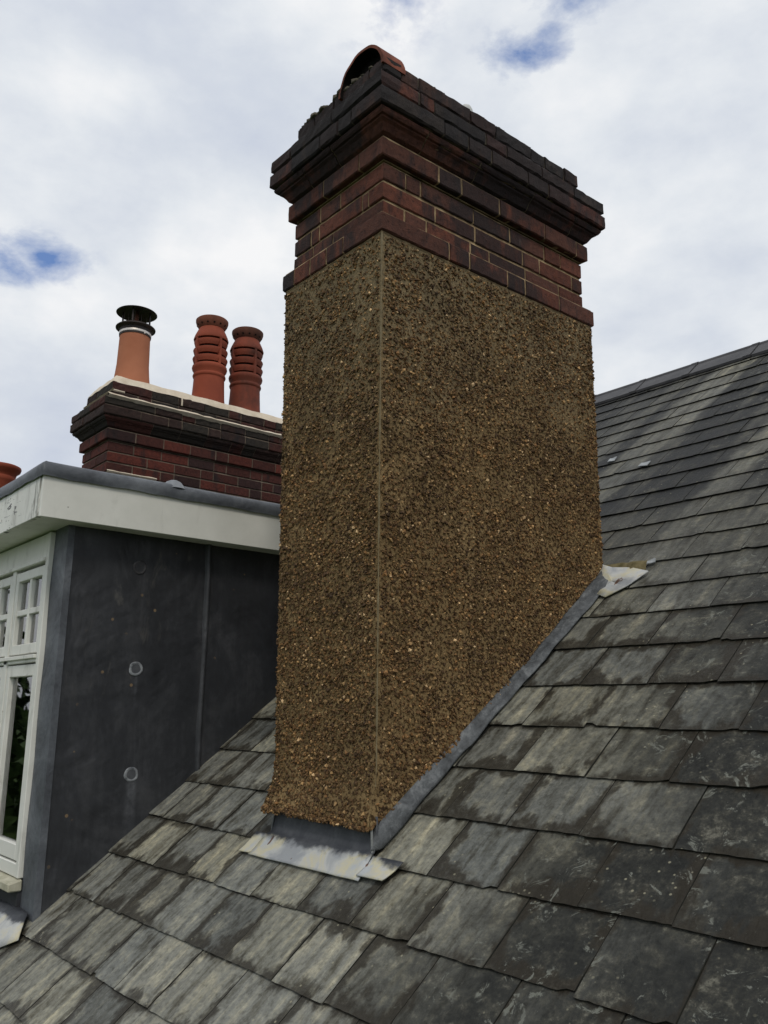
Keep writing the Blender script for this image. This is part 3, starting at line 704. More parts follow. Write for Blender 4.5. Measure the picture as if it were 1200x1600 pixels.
# underside lip
v, f = grid_vf(26, 1, lambda a, b2: ((lambda p: (p[0], p[1]+0.06*b2, p[2]+0.002*b2))(P_front(a, zfront(-W0*a))))); coat.add(v, f)
v, f = grid_vf(40, 1, lambda a, b2: ((lambda p: (p[0]-0.03*b2, p[1], p[2]+0.002*b2))(P_right(D0*a, zbot_right(D0*a)))), True); coat.add(v, f)
v, f = grid_vf(2, 2, lambda a, b2: (-W0*a, D0*b2, -0.0005)); coat.add(v, f)
def pebbles(n, fpos, seed, dens=None):
    r = np.random.default_rng(seed)
    base = np.array([(1,0,0),(-1,0,0),(0,1,0),(0,-1,0),(0,0,1),(0,0,-1)], float)
    F = np.array([(0,2,4),(2,1,4),(1,3,4),(3,0,4),(2,0,5),(1,2,5),(3,1,5),(0,3,5)])
    P, Nn = fpos(r, n); n = len(P)
    size = r.gamma(5.5, 0.00074, n).clip(0.0020, 0.0088)
    sc3 = size[:, None]*r.uniform(0.65, 1.35, (n, 3))
    V = base[None]*sc3[:, None, :]*r.uniform(0.75, 1.2, (n, 6, 1))
    # random rotation
    q = r.normal(size=(n, 4)); q /= np.linalg.norm(q, axis=1)[:, None]; w, x, y, z = q.T
    Rm = np.stack([np.stack([1-2*(y*y+z*z), 2*(x*y-z*w), 2*(x*z+y*w)], -1), np.stack([2*(x*y+z*w), 1-2*(x*x+z*z), 2*(y*z-x*w)], -1), np.stack([2*(x*z-y*w), 2*(y*z+x*w), 1-2*(x*x+y*y)], -1)], 1)
    V = np.einsum('nij,nkj->nki', Rm, V)
    V = V+(P+Nn*(size*r.uniform(0.0, 0.55, n))[:, None])[:, None, :]
    pal = 1.34*np.array((1.03, 0.95, 0.84))*np.array([(0.050,0.030,0.014),(0.085,0.052,0.024),(0.12,0.078,0.036),(0.17,0.12,0.06),(0.17,0.10,0.044),(0.30,0.21,0.11),(0.46,0.36,0.23)])
    pi = r.choice(len(pal), n, p=[0.27, 0.27, 0.21, 0.12, 0.07, 0.045, 0.015])
    C = pal[pi]*r.uniform(0.7, 1.25, (n, 1))
    C = np.repeat(C[:, None], 6, 1).reshape(-1, 3)
    return V.reshape(-1, 3), (F[None]+6*np.arange(n)[:, None, None]).reshape(-1, 3), C
from mathutils import noise as mnoise
def patchy(P, r):
    k = np.array([mnoise.fractal(Vector((p[0]*5+3, p[1]*5, p[2]*5)), 0.7, 2.1, 4) for p in P])
    return r.uniform(0, 1, len(P)) < np.clip(0.82-k*0.6, 0.40, 1.0)
def fp_front(r, n):
    a = r.uniform(0, 1, n); z = r.uniform(ZF-0.02, -0.012, n)
    # thinner dash near the top left where the coat shows
    keep = (a > 0.018) & (r.uniform(0, 1, n) < 1-0.33*np.clip((z+0.9)/0.9, 0, 1))
    a = a[keep]; z = z[keep]; P = np.array([P_front(x, zz) for x, zz in zip(a, z)])
    q_ = patchy(P, r); P = P[q_]; return P, np.tile([0, -1, 0.], (len(P), 1))
def fp_right(r, n):
    y = r.uniform(0.012, D0, n); z = r.uniform(-2.16, -0.012, n)
    zb = np.interp(y, [0.0, 0.34, 0.64, 1.236, 1.40], [-2.128, -1.878, -1.655, -1.236, -1.12]); k = z > zb-0.003
    y = y[k]; z = z[k]; P = np.array([P_right(a, b2) for a, b2 in zip(y, z)])
    P[:, 1] -= np.array([flare(zz, ZF, 0.034)*max(0, 1-yy/D0*8) for yy, zz in zip(y, z)])
    q_ = patchy(P, r); P = P[q_]; return P, np.tile([1, 0, 0.], (len(P), 1))
def fp_left(r, n):
    y = r.uniform(0, D0, n); z = r.uniform(-2.1, -0.01, n); k = z > np.array([roofz(a)+0.1 for a in y])
    y = y[k]; z = z[k]; P = np.array([(xleft(b2)-flare(b2, roofz(a)+0.10, 0.03), a-flare(b2, ZF, 0.034)*max(0, 1-a/D0*8), b2) for a, b2 in zip(y, z)])
    return P, np.tile([-1, 0, 0.], (len(P), 1))
def fp_edge(r, n):
    # along lower edges and outer arrises so that the outline is rough
    t = r.uniform(0, 1, n); P = []; N_ = []
    for q in t:
        s_ = r.uniform()
        if s_ < 0.3: a = q; p = P_front(a, zfront(-W0*a)+r.uniform(-0.003, 0.006)); P.append(p); N_.append((0, -0.6, -0.6))
        elif s_ < 0.62: y = D0*q; p = P_right(y, zbot_right(y)+r.uniform(-0.003, 0.006)); P.append((p[0], y-flare(p[2], ZF, 0.034)*max(0, 1-q*8), p[2])); N_.append((0.8, 0, -0.4))
        elif s_ < 0.81: z = -0.01-2.1*q; P.append((P_front(1, z)[0], P_front(1, z)[1]+r.uniform(0, 0.01), z)); N_.append((-0.7, -0.3, 0))
        else: z = -0.01-1.2*q; P.append((r.uniform(-0.01, 0.0), D0, z)); N_.append((0.3, 0.7, 0))
    return np.array(P), np.array(N_, float)
for n_, fp, sd_ in ((27000, fp_front, 1), (53000, fp_right, 2), (9000, fp_left, 3), (1900, fp_edge, 4)):
    V, F, C = pebbles(n_, fp, sd_)
    coat.v.append(V); coat.f += [tuple(q) for q in (F+coat.n).tolist()]; coat.mi += [1]*len(F); coat.c.append(C); coat.ex.append(np.zeros((len(V), 3))); coat.n += len(V)
coat_o = coat.build('pebble_dash_coat', [M['coat'], M['pebble']], stack)
# thin corner bead
mb = MB()
for k in range(1):
    zs = np.linspace(-0.004, -2.0, 60); v = []
    for i, z in enumerate(zs):
        w_ = 0.0011+0.0006*math.sin(i*1.7)+0.0005*math.sin(i*0.61+1)
        yb = -flare(z, ZF, 0.034); xb = flare(z, ZF, 0.006)
        v += [(xb-w_*2.2, yb-0.0005, z), (xb+w_*0.8, yb-w_*0.8, z), (xb+0.0005, yb+w_*2.2, z)]
    f = []
    for i in range(len(zs)-1):
        for q in (0, 1): a = i*3+q; f.append((a, a+3, a+4, a+1))
    mb.add(v, f)
mb.build('corner_bead', M['bead'], stack)
# lead apron at the foot of the stack
def apron_piece(name, x0, x1, wav, y_end, lift, up=True, seed=0, xtop0=None, xtop1=None):
    mb = MB(); prof = []
    if up: prof += [(-0.004, -2.09, 0.0), (-0.006, -2.15, 0.02), (-0.010, -2.175, 0.08), (-0.020, -2.198, 0.25)]
    for t in (0.0, 0.15, 0.35, 0.6, 0.85, 1.0):
        y = -0.030+(y_end+0.030)*t; prof.append((y, roofz(y)+lift+0.004*math.sin(t*4+seed)+(0.012*(1-t)**2), 0.42+0.5*t))
    nx = 22; v = []; ex = []
    for i in range(nx+1):
        a = i/nx
        for j, (y, z, k) in enumerate(prof):
            s = j/(len(prof)-1)
            xa = (xtop0 if xtop0 is not None else x0)*(1-s)+x0*s; xb = (xtop1 if xtop1 is not None else x1)*(1-s)+x1*s
            x = xa+(xb-xa)*a
            dz = wav*(math.sin(x*31+seed)+0.6*math.sin(x*57+j))*s
            v.append((x, y+(wav*1.2*math.sin(x*19+seed) if s > 0.95 else 0), z+dz)); ex.append((k, 0, 0))
    n = len(prof); f = []
    for i in range(nx):
        for j in range(n-1): f.append((i*n+j, (i+1)*n+j, (i+1)*n+j+1, i*n+j+1))
    f = [q[::-1] for q in f]
    mb.add(v, f, None, 0, ex); o = mb.build(name, M['lead_white'], stack, smooth=True)
    md = o.modifiers.new('s', 'SOLIDIFY'); md.thickness = 0.0035; md.offset = 1
    return o
apron_piece('lead_apron', -0.615, 0.030, 0.0004, -0.093, 0.031, True, 1, -0.565, 0.016)
apron_piece('apron_wing', 0.015, 0.138, 0.0009, -0.088, 0.034, False, 4, 0.03, 0.17)
apron_piece('apron_wing', -0.690, -0.618, 0.0009, -0.090, 0.029, False, 2, -0.660, -0.590)
# returns of the apron upstand round both front corners
mb = MB(); v = [(-0.566, -0.006, -2.09), (-0.600, -0.012, -2.222), (-0.60, 0.20, roofz(0.20)+0.02), (-0.570, 0.20, -1.95)]; mb.add(v, [(0, 1, 2, 3)], None, 0, [(0.0, 0, 0)]*4)
o = mb.build('side_flashing', M['lead_dull'], stack); md = o.modifiers.new('s', 'SOLIDIFY'); md.thickness = 0.004
# side flashing up the slope
mb = MB(); v = []; ex = []; NS = 70; prof_n = 6
for i in range(NS+1):
    y = -0.030+(1.255+0.030)*i/NS; zb = zbot_right(max(y, 0)); xo = float(np.interp(y, [-0.03, 0.0, 0.345, 0.70, 1.135, 1.26], [0.012, 0.014, 0.030, 0.058, 0.084, 0.082]))
    cr = 0.0045*math.sin(i*0.9)+0.004*math.sin(i*2.3+1)+0.004*hsh(i)
    step_ = 0.009*((1.0-y*2.6) % 1.0)
    zr = roofz(y)+0.028+0.003*math.sin(i*0.7)
    ztop = max(zb+0.012, zr+0.02)
    pts = [(0.002, ztop), (0.010+step_*0.3, zb*0.85+zr*0.15 if zb > zr+0.02 else zr+0.02), (0.013+cr+xo*0.15, (zb+zr)/2 if zb > zr+0.02 else zr+0.016), (0.40*xo+0.014+cr, zr+0.016), (0.8*xo+0.006, zr+0.007), (xo+0.010*math.sin(i*0.35)*0.4, zr+0.001)]
    if y < 0.0:
        t = (y+0.03)/0.03; pts = [(p[0]*t+0.010*(1-t), (p[1]*t+(zr+0.03)*(1-t))) for p in pts]
    for p in pts: v.append((p[0]+step_, y, p[1]+step_*0.3)); ex.append((0.05+0.25*hsh(i//3, 2), 0, 0))
f = []
for i in range(NS):
    for j in range(prof_n-1): a = i*prof_n+j; f.append((a, a+1, a+prof_n+1, a+prof_n))
mb.add(v, f, None, 0, ex); o = mb.build('side_flashing', M['lead_dull'], stack, smooth=True); md = o.modifiers.new('s', 'SOLIDIFY'); md.thickness = 0.004; md.offset = 1
mb = MB(); v, f = box_vf((0.004, -0.028, -2.225), (0.013, -0.020, -2.120), 0.003); v = [(x+(-2.12-z)*0.04, y, z) for x, y, z in v]; mb.add(v, f); mb.build('lead_corner_fold', M['lead_pale0'], stack)
# lead back gutter patch at the top end
mb = MB()
pts = [(-0.03, 1.30), (0.06, 1.262), (0.15, 1.27), (0.262, 1.222), (0.20, 1.165), (0.12, 1.115), (0.07, 1.125), (0.02, 1.20)]
ctr = (0.10, 1.195); v = []; ex = []
for rr_ in (0.0, 0.5, 1.0):
    for i, (x, y) in enumerate(pts):
        X_ = ctr[0]+(x-ctr[0])*rr_; Y_ = ctr[1]+(y-ctr[1])*rr_
        h = 0.032+0.010*math.sin(X_*25+1)+0.006*(1-rr_)+ (0.05*max(0, 0.05-X_) ) + (0.014 if Y_ > 1.24 else 0)
        v.append((X_, Y_, roofz(Y_)+h)); ex.append((0.62, 0, 0))
n = len(pts); f = []
for k in (0, 1):
    for i in range(n): f.append((k*n+i, (k+1)*n+i, (k+1)*n+(i+1) % n, k*n+(i+1) % n))
mb.add(v, f, None, 0, ex); o = mb.build('back_gutter', M['lead_white'], stack, smooth=True); md = o.modifiers.new('s', 'SOLIDIFY'); md.thickness = 0.004
mb = MB(); v, f = grid_vf(14, 5, lambda a, b2: (-0.02+0.24*a, 1.262+0.055*b2-0.03*a*b2+0.006*math.sin(a*15), roofz(1.262+0.055*b2)+0.034+0.012*math.sin(b2*3.1)+0.004*hsh(a, b2)-0.01*a)); mb.add(v, f)
M['moss_mortar'] = mat_simple('yellowed_mortar', (0.09, 0.075, 0.035), (0.24, 0.20, 0.11), 25, 0.95, 0.1, 0.8, 0.005, 80)
mb.build('mortar_fillet', M['moss_mortar'], stack, smooth=True)

# half-round tile and pale lump resting on top
def half_tile(name, label, cx, y0, y1, zc, R_, t, tilt=0.0):
    o = thing(name, label, 'roof tile', (cx, y0, zc)); mb = MB(); n = 24; v = []; 
    for yy in (y0, y1):
        for rad in (R_, R_-t):
            for i in range(n+1):
                a = math.pi*(i/n)
                v.append((cx+rad*math.cos(a), yy+0.0012*math.sin(i*1.3), zc+rad*math.sin(a)*0.98))
    m = n+1; f = []; tmi = []
    for i in range(n):
        f.append((i, i+1, m+i+1, m+i)); f.append((2*m+i, 3*m+i, 3*m+i+1, 2*m+i+1))
        f.append((i, 2*m+i, 2*m+i+1, i+1)); f.append((m+i, m+i+1, 3*m+i+1, 3*m+i))
        tmi += [0, 0, 0, 1]
    f += [(0, m, 3*m, 2*m), (n, 2*m+n, 3*m+n, m+n)]
    mb.add(v, f); mb.mi = tmi+[0, 0]; mb.build('clay_shell', [M['tile_old'], M['soot']], o, smooth=True, autosmooth=35)  # inner face blackened to deepen the shade of the hollow
    mb = MB(); v, f = [], []
    rim = [(cx+(R_-t-0.001)*math.cos(math.pi*i/16), y0+0.055, zc-0.0+(R_-t-0.001)*math.sin(math.pi*i/16)*0.98) for i in range(17)]
    mb.add(rim, [tuple(range(17))]); mb.build('hollow_shade_sheet', M['soot'], o)  # flat black sheet that paints the shade inside the hollow
    return o
half_tile('half_round_tile', 'upturned half-round clay tile, red-brown with a black hollow, on top of the tall chimney', -0.163, 0.010, 0.130, 0.760, 0.147, 0.013)
mb = MB(); v, f = lathe_vf((-0.075, 0.535, 0.772), [(0.032, 0.0), (0.034, 0.04), (0.031, 0.060), (0.024, 0.076), (0.012, 0.086), (0.002, 0.089)], 20); mb.add(v, f)
M['pale'] = mat_simple('pale_plastic', (0.45, 0.46, 0.45), (0.6, 0.6, 0.58), 20, 0.6, 0.3, 0.3)
o = mb.build('vent_cap', M['pale'], None, smooth=True)
o['label'] = 'small pale rounded cap just showing over the long top edge of the tall chimney'; o['category'] = 'vent cap'

# ------------------------------------------------------------------ dormer
XD = -1.59; YD = -0.503
dorm = thing('dormer', 'flat-roofed dormer with dark lead cheek, white fascia and white window', 'dormer', (XD, YD, roofz(YD)))
# cheek
def cheek_fn(a, b2):
    y = YD+(2.0-YD)*a; zb = roofz(y)-0.02; zt = -0.93
    z = zb+(zt-zb)*b2 if zb < zt else zt
    dx = 0.004*math.sin(y*5+z*3)+0.0025*math.sin(z*11+y*2)+0.002*math.sin(y*17+z*6)
    return (XD+dx*min(1, a*12), y, z)
mb = MB(); v, f = grid_vf(60, 36, cheek_fn); mb.add(v, f); mb.build('lead_cheek', M['cheek'], dorm, smooth=True)
mb = MB()   # standing seam
for i in range(1):
    v = []; f = []
    zs = np.linspace(roofz(0.22)+0.0, -0.945, 20)
    for z in zs:
        yy = 0.20+0.006*math.sin(z*4)+(-z-1)*0.012
        v += [(XD-0.006, yy-0.020, z), (XD+0.006, yy-0.012, z), (XD+0.017, yy-0.005, z), (XD+0.017, yy+0.006, z), (XD+0.006, yy+0.010, z), (XD-0.006, yy+0.014, z)]
    for k in range(len(zs)-1):
        for q in range(5): a = k*6+q; f.append((a, a+1, a+7, a+6))
    mb.add(v, f)
mb.build('lead_seam', M['cheek'], dorm, smooth=True)
M['dotring'] = mat_simple('chalky_lead_ring', (0.05, 0.056, 0.066), (0.34, 0.36, 0.38), 30, 0.7, 0.3, 0.3)
M['dotring_dull'] = mat_simple('dull_lead_ring', (0.022, 0.022, 0.025), (0.07, 0.07, 0.074), 30, 0.7, 0.3, 0.3)
M['dotmid'] = mat_simple('lead_dot_face', (0.05, 0.054, 0.062), (0.10, 0.105, 0.115), 30, 0.6, 0.3, 0.3)
for i, (y, z) in enumerate(((-0.155, -1.109), (-0.141, -1.580), (-0.123, -2.049))):
    mb = MB(); v = []; f = []; n = 28; prof = [(0.034, 0.001), (0.031, 0.004), (0.027, 0.0045), (0.022, 0.003)]
    dx = XD+0.004*math.sin(y*5+z*3)+0.0025*math.sin(z*11+y*2)+0.002*math.sin(y*17+z*6)
    for (r_, h) in prof:
        for q in range(n): a = 2*math.pi*q/n; v.append((dx+h, y+r_*math.cos(a)*(1+0.05*math.sin(3*a+i*2)), z+r_*math.sin(a)*(1+0.05*math.sin(2*a+i))))
    for k in range(len(prof)-1):
        for q in range(n): f.append((k*n+q, k*n+(q+1) % n, (k+1)*n+(q+1) % n, (k+1)*n+q))
    mb.add(v, f)
    m2 = len(v); v2 = [v[3*n+q] for q in range(n)]; mb.add(v2, [tuple(range(n))], None, 1)
    mb.build('lead_dot', [M['dotring'] if i else M['dotring_dull'], M['dotmid'] if i else M['cheek']], dorm, smooth=True)
# lead corner strip (front return) and window wall
mb = MB()
v, f = grid_vf(4, 30, lambda a, b2: (XD-0.162+0.168*a, YD-0.004+0.002*math.sin(b2*21+a*3)*(1-a), roofz(YD)-0.03+(-0.935-roofz(YD)+0.03)*b2)); mb.add(v, f)
v, f = grid_vf(2, 30, lambda a, b2: (XD+0.006, YD-0.004+0.030*a, roofz(YD)-0.03+(-0.935-roofz(YD)+0.03)*b2)); mb.add(v, f)
mb.build('lead_corner_strip', M['lead'], dorm, smooth=True)
YW = -0.528   # window front plane
M['darkwall'] = mat_simple('dark_lead_below_window', (0.018, 0.019, 0.023), (0.04, 0.042, 0.048), 5, 0.7, 0.3, 0.3)
def pbox(mb, lo, hi, ch=0.003): v, f = box_vf(lo, hi, ch); mb.add(v, f)
mb = MB(); v, f = box_vf((-3.35, YD-0.02, roofz(YD)-0.1), (-1.750, YD+0.03, -2.52), 0); mb.add(v, f); mb.build('lead_front_panel', M['darkwall'], dorm)
XJ = -1.755    # right edge of window jamb
XWL = -3.25
# window frame parts
win = MB()
pbox(win, (XJ-0.035, YW-0.0, -2.470), (XJ, YD+0.02, -0.962))           # right jamb
pbox(win, (XWL, YW-0.0, -2.470), (XWL+0.07, YD+0.02, -0.962))
pbox(win, (XWL+0.07, YW+0.004, -1.075), (XJ-0.035, YD+0.02, -0.962))     # head board
pbox(win, (XWL+0.07, YW-0.010, -1.095), (XJ-0.030, YD+0.02, -1.077))     # drip mould under head
pbox(win, (XWL+0.07, YW+0.002, -1.557), (XJ-0.035, YD+0.02, -1.522))     # transom
pbox(win, (XWL+0.07, YW-0.012, -1.540), (XJ-0.035, YW+0.002, -1.522), 0.002)
pbox(win, (XWL+0.07, YW+0.002, -2.470), (XJ-0.035, YD+0.02, -2.415))     # bottom rail of frame
xm = [-2.235, -2.70]
for x in xm: pbox(win, (x-0.024, YW+0.002, -2.415), (x+0.024, YD+0.02, -1.095))
wf = win.build('window_frame', M['paint_window'], dorm)
cells = [(-2.211, XJ-0.035), (-2.676, -2.259), (XWL+0.07, -2.724)]
for (xa, xb) in cells:
    # top casement: 2x2 lights
    c = MB(); z0, z1 = -1.518, -1.105; st = 0.042
    g_ = 0.004
    pbox(c, (xa+g_, YW+0.006, z0+g_), (xa+st, YW+0.046, z1-g_)); pbox(c, (xb-st, YW+0.006, z0+g_), (xb-g_, YW+0.046, z1-g_))
    pbox(c, (xa+st, YW+0.0065, z1-0.050), (xb-st, YW+0.046, z1-g_)); pbox(c, (xa+st, YW+0.0065, z0+g_), (xb-st, YW+0.046, z0+0.052))
    xmid = (xa+xb)/2; zmid = (z0+z1)/2
    pbox(c, (xmid-0.013, YW+0.010, z0+0.052), (xmid+0.013, YW+0.040, z1-0.050)); 
    pbox(c, (xa+st, YW+0.011, zmid-0.014), (xmid-0.013, YW+0.040, zmid+0.014)); pbox(c, (xmid+0.013, YW+0.011, zmid-0.014), (xb-st, YW+0.040, zmid+0.014))
    co = c.build('casement', M['paint_window'], dorm)
    for (px0, px1) in ((xa+st, xmid-0.013), (xmid+0.013, xb-st)):
        for (pz0, pz1) in ((z0+0.052, zmid-0.014), (zmid+0.014, z1-0.050)):
            gmb = MB(); v, f = box_vf((px0-0.004, YW+0.028, pz0-0.004), (px1+0.004, YW+0.031, pz1+0.004)); gmb.add(v, f); gmb.build('pane', M['glass'], co)
    c = MB(); z0, z1 = -2.411, -1.560; st = 0.045
    pbox(c, (xa+g_, YW+0.006, z0+g_), (xa+st, YW+0.046, z1-g_)); pbox(c, (xb-st, YW+0.006, z0+g_), (xb-g_, YW+0.046, z1-g_))
    pbox(c, (xa+st, YW+0.0065, z1-0.058), (xb-st, YW+0.046, z1-g_)); pbox(c, (xa+st, YW+0.0065, z0+g_), (xb-st, YW+0.046, z0+0.070))
    co = c.build('casement', M['paint_window'], dorm)
    gmb = MB(); v, f = box_vf((xa+st-0.004, YW+0.028, z0+0.066), (xb-st+0.004, YW+0.031, z1-0.054)); gmb.add(v, f); gmb.build('pane', M['glass'], co)
mb = MB(); v = []
v, f = box_vf((XWL-0.04, YW-0.040, -2.520), (XJ+0.014, YD-0.006, -2.473), 0.005); v = [(x, y, z-(0.012 if (y < YW-0.02 and z > -2.49) else 0)) for x, y, z in v]; mb.add(v, f); mb.build('sill', M['cill'], dorm)
# net curtain and dark room behind
mb = MB(); v, f = grid_vf(120, 2, lambda a, b2: (XWL+0.05+1.45*a, YW+0.11+0.004*math.sin(a*170)+0.004*math.sin(a*61), -1.56+0.58*b2)); mb.add(v, f); mb.build('net_curtain', M['net'], dorm, smooth=True)
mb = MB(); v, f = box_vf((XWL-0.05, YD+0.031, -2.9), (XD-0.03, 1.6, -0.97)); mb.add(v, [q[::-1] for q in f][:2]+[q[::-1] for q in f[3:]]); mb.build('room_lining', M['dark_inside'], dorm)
mb = MB(); v, f = box_vf((-3.42, YD, -2.9), (-3.40, 2.0, -0.93)); mb.add(v, f); mb.build('lead_cheek', M['cheek'], dorm)
# soffit, fascias, lead roof
XF, YF, ZB, ZT = -1.470, -0.676, -0.956, -0.765
mb = MB(); v, f = box_vf((-3.54, YF+0.02, ZB+0.004), (XF-0.02, 1.80, ZB+0.016)); mb.add(v, f); mb.build('soffit', M['paint_window'], dorm)
mb = MB(); v, f = box_vf((XF-0.022, YF+0.0, ZB), (XF, 1.79, ZT), 0.002); mb.add(v, f); mb.build('fascia_board', M['paint'], dorm)
mb = MB(); v, f = box_vf((-3.56, YF-0.003, ZB+0.0015), (XF-0.0245, YF+0.019, ZT), 0.002); mb.add(v, f); mb.build('fascia_board', M['paint_dirty'], dorm)
mb = MB(); v, f = box_vf((-3.56, YF+0.019, ZB+0.0015), (-3.54, 1.79, ZT), 0.002); mb.add(v, f); mb.build('fascia_board', M['paint'], dorm)
# lead edge rolled over the fascia with soft corner
lead_prof = [(0.012, -0.012), (0.014, -0.002), (0.017, 0.010), (0.0155, 0.030), (0.009, 0.046), (-0.006, 0.057), (-0.04, 0.062), (-0.12, 0.060)]
mb = MB(); v = []; f = []
path = []
for i in range(41): path.append(((XF, 1.79-(1.79-YF)*i/40), (1, 0)))
for i in range(1, 5): a = i/5*math.pi/2; path.append(((XF, YF), (math.cos(a), -math.sin(a))))
for i in range(41): path.append(((XF-(XF+3.56)*i/40, YF), (0, -1)))
n = len(lead_prof)
for k, ((x, y), (nx, ny)) in enumerate(path):
    for q, (o_, z_) in enumerate(lead_prof):
        if o_ < 0:   # inward points keep clear of each other
            xx = min(x, XF+o_); yy = max(y, YF-o_)
        else: xx = x+nx*o_; yy = y+ny*o_
        w_ = 0.0035*math.sin(k*0.8)+0.003*math.sin(k*2.1) if q == 0 else 0.0018*math.sin(k*0.5+q)
        v.append((xx+nx*w_*0.4, yy+ny*w_*0.4, ZT+z_+w_*0.6))
for k in range(len(path)-1):
    for q in range(n-1): a = k*n+q; f.append((a, a+n, a+n+1, a+1))
mb.add(v, f)
v, f = grid_vf(14, 16, lambda a, b2: (-3.56+(XF-0.10+3.56)*a, YF+0.10+(1.9-YF-0.1)*b2, ZT+0.0585)); mb.add(v, f)
mb.build('lead_roof', M['lead'], dorm, smooth=True)
# bossed lead dome on the roof edge
mb = MB(); v, f = lathe_vf((XF-0.045, -0.045, ZT+0.050), [(0.066, -0.01), (0.050, 0.008), (0.034, 0.028), (0.016, 0.037), (0.002, 0.038)], 24); v = [(x, -0.045+(y+0.045)*1.05, z) for x, y, z in v]
mb.add(v, f, None, 0, [(0.3, 0, 0)]*len(v)); M['lead_pale'] = mat_lead('pale_lead', (0.12, 0.13, 0.14), (0.20, 0.215, 0.235), (0.30, 0.32, 0.34)); mb.build('lead_dome', M['lead_pale'], dorm, smooth=True)
mb = MB(); v, f = box_vf((XF-0.05, -0.225, ZT+0.052), (XF+0.012, -0.210, ZT+0.066), 0.003)
# light lead apron below the window
mb = MB(); v = []; ex = []
def ap_fn(a, b2):
    x = -3.3+(XD-0.035+3.3)*a+0.10*b2*a*a
    y = YD-0.01-0.115*b2*(1.0 if a < 0.95 else 1-(a-0.95)*9)
    return (x, y, roofz(YD)+0.045-(0.0)*b2+(roofz(y)-roofz(YD))*1.0*b2 + 0.0*b2 -0.012*b2+0.004*math.sin(x*13))
v, f = grid_vf(40, 6, ap_fn); ex = [(0.05+1.0*(j/6), 0, 0) for j in range(7) for i in range(41)]
mb.add(v, f, None, 0, ex); o = mb.build('window_apron', M['lead_white'], dorm, smooth=True); md = o.modifiers.new('s', 'SOLIDIFY'); md.thickness = 0.004

# ------------------------------------------------------------------ neighbouring chimney with three pots
X2, Y2, W2, D2 = -3.845+0.024, 0.526-0.024, 0.50+0.048, 2.20
Z2 = -0.116
stk2 = thing('chimney_stack', 'dark brick chimney with cream mortar lines and three terracotta pots behind the dormer', 'chimney', (X2, Y2, roofz(Y2)))
R2 = Ring(X2, Y2, W2, D2); b2 = MB(); m2 = MB()
def colf_far(r, side, t):
    q = r.random(); c = (0.088, 0.023, 0.016) if q < 0.4 else ((0.055, 0.018, 0.014) if q < 0.8 else (0.030, 0.015, 0.014)); k = r.uniform(0.85, 1.2); return tuple(x*k for x in c)
def colf_far2(r, side, t):
    q = r.random(); c = (0.050, 0.018, 0.014) if q < 0.3 else ((0.031, 0.018, 0.015) if q < 0.7 else (0.024, 0.020, 0.016)); k = r.uniform(0.85, 1.2); return tuple(x*k for x in c)
build_cap(R2, b2, m2, Z2, colf_far, colf_far2, colf_far2, 300, base=False, extra_down=12)
c2 = b2.build('brickwork', M['brick_far'], stk2); m2.build('pointing', M['farmortar'], c2)
mb = MB(); v, f = box_vf((X2-W2+0.06, Y2+0.06, roofz(Y2)-0.3), (X2-0.06, Y2+D2-0.06, Z2-0.85)); mb.add(v, f); mb.build('lower_brickwork', M['brick_far'], stk2)
# fresh cream flaunching on top and fillets on the ledge
mb = MB(); zt = Z2+0.800
def fl(a, b2_):
    x = X2-W2+0.024+(W2-0.048)*a; y = Y2+0.024+(D2-0.048)*b2_
    e = min(min(a, 1-a)*W2, min(b2_, 1-b2_)*D2)
    return (x, y, zt-0.004+(0.030 if e > 0 else 0)+0.045*min(e/0.07, 1)**0.5+0.003*math.sin(x*40+y*23))
v, f = grid_vf(16, 60, fl); mb.add(v, f); mb.build('mortar_flaunching', M['freshmortar'], stk2, smooth=True)
def fillet(pts, name, w_=0.012, h=0.012):
    mb = MB(); v = []; f = []
    for i, p in enumerate(pts):
        k = 0.8+0.5*hsh(i, len(pts))
        v += [(p[0], p[1], p[2]-h*k), (p[0]+p[3]*w_*k, p[1]+p[4]*w_*k, p[2]), (p[0], p[1], p[2]+h*k)]
    for i in range(len(pts)-1):
        for q in (0, 1): a = i*3+q; f.append((a, a+3, a+4, a+1))
    mb.add(v, f); return mb.build(name, M['freshmortar'], c2)
oo = 0.061
fillet([(X2+oo-0.004, Y2-oo+0.02+(D2+0.08)*i/40, Z2+0.648, 1, 0) for i in range(41)], 'mortar_fillet', 0.026, 0.018)
fillet([(X2-0.020, Y2+0.02-0.0+0.10*i/3, Z2+0.724, 1, 0) for i in range(4)], 'mortar_fillet', 0.006, 0.008)
fillet([(X2+0.02-(W2+0.05)*i/16, Y2+0.0195, Z2+0.722, 0, -1) for i in range(17)], 'mortar_fillet', 0.010, 0.007)
fillet([(X2-0.026, Y2+0.03+0.40*i/8, -0.028, 1, 0) for i in range(9)], 'mortar_fillet', 0.014, 0.012)
for (y, zc_, zz) in ((0.60, Z2+0.763, 0.033), (1.93, Z2+0.763, 0.033)):
    mb = MB(); v, f = box_vf((X2-0.06, Y2+y-0.007, zc_-zz), (X2-0.014, Y2+y+0.007, zc_+zz), 0.002); mb.add(v, f); mb.build('mortar_joint', M['freshmortar'], c2)
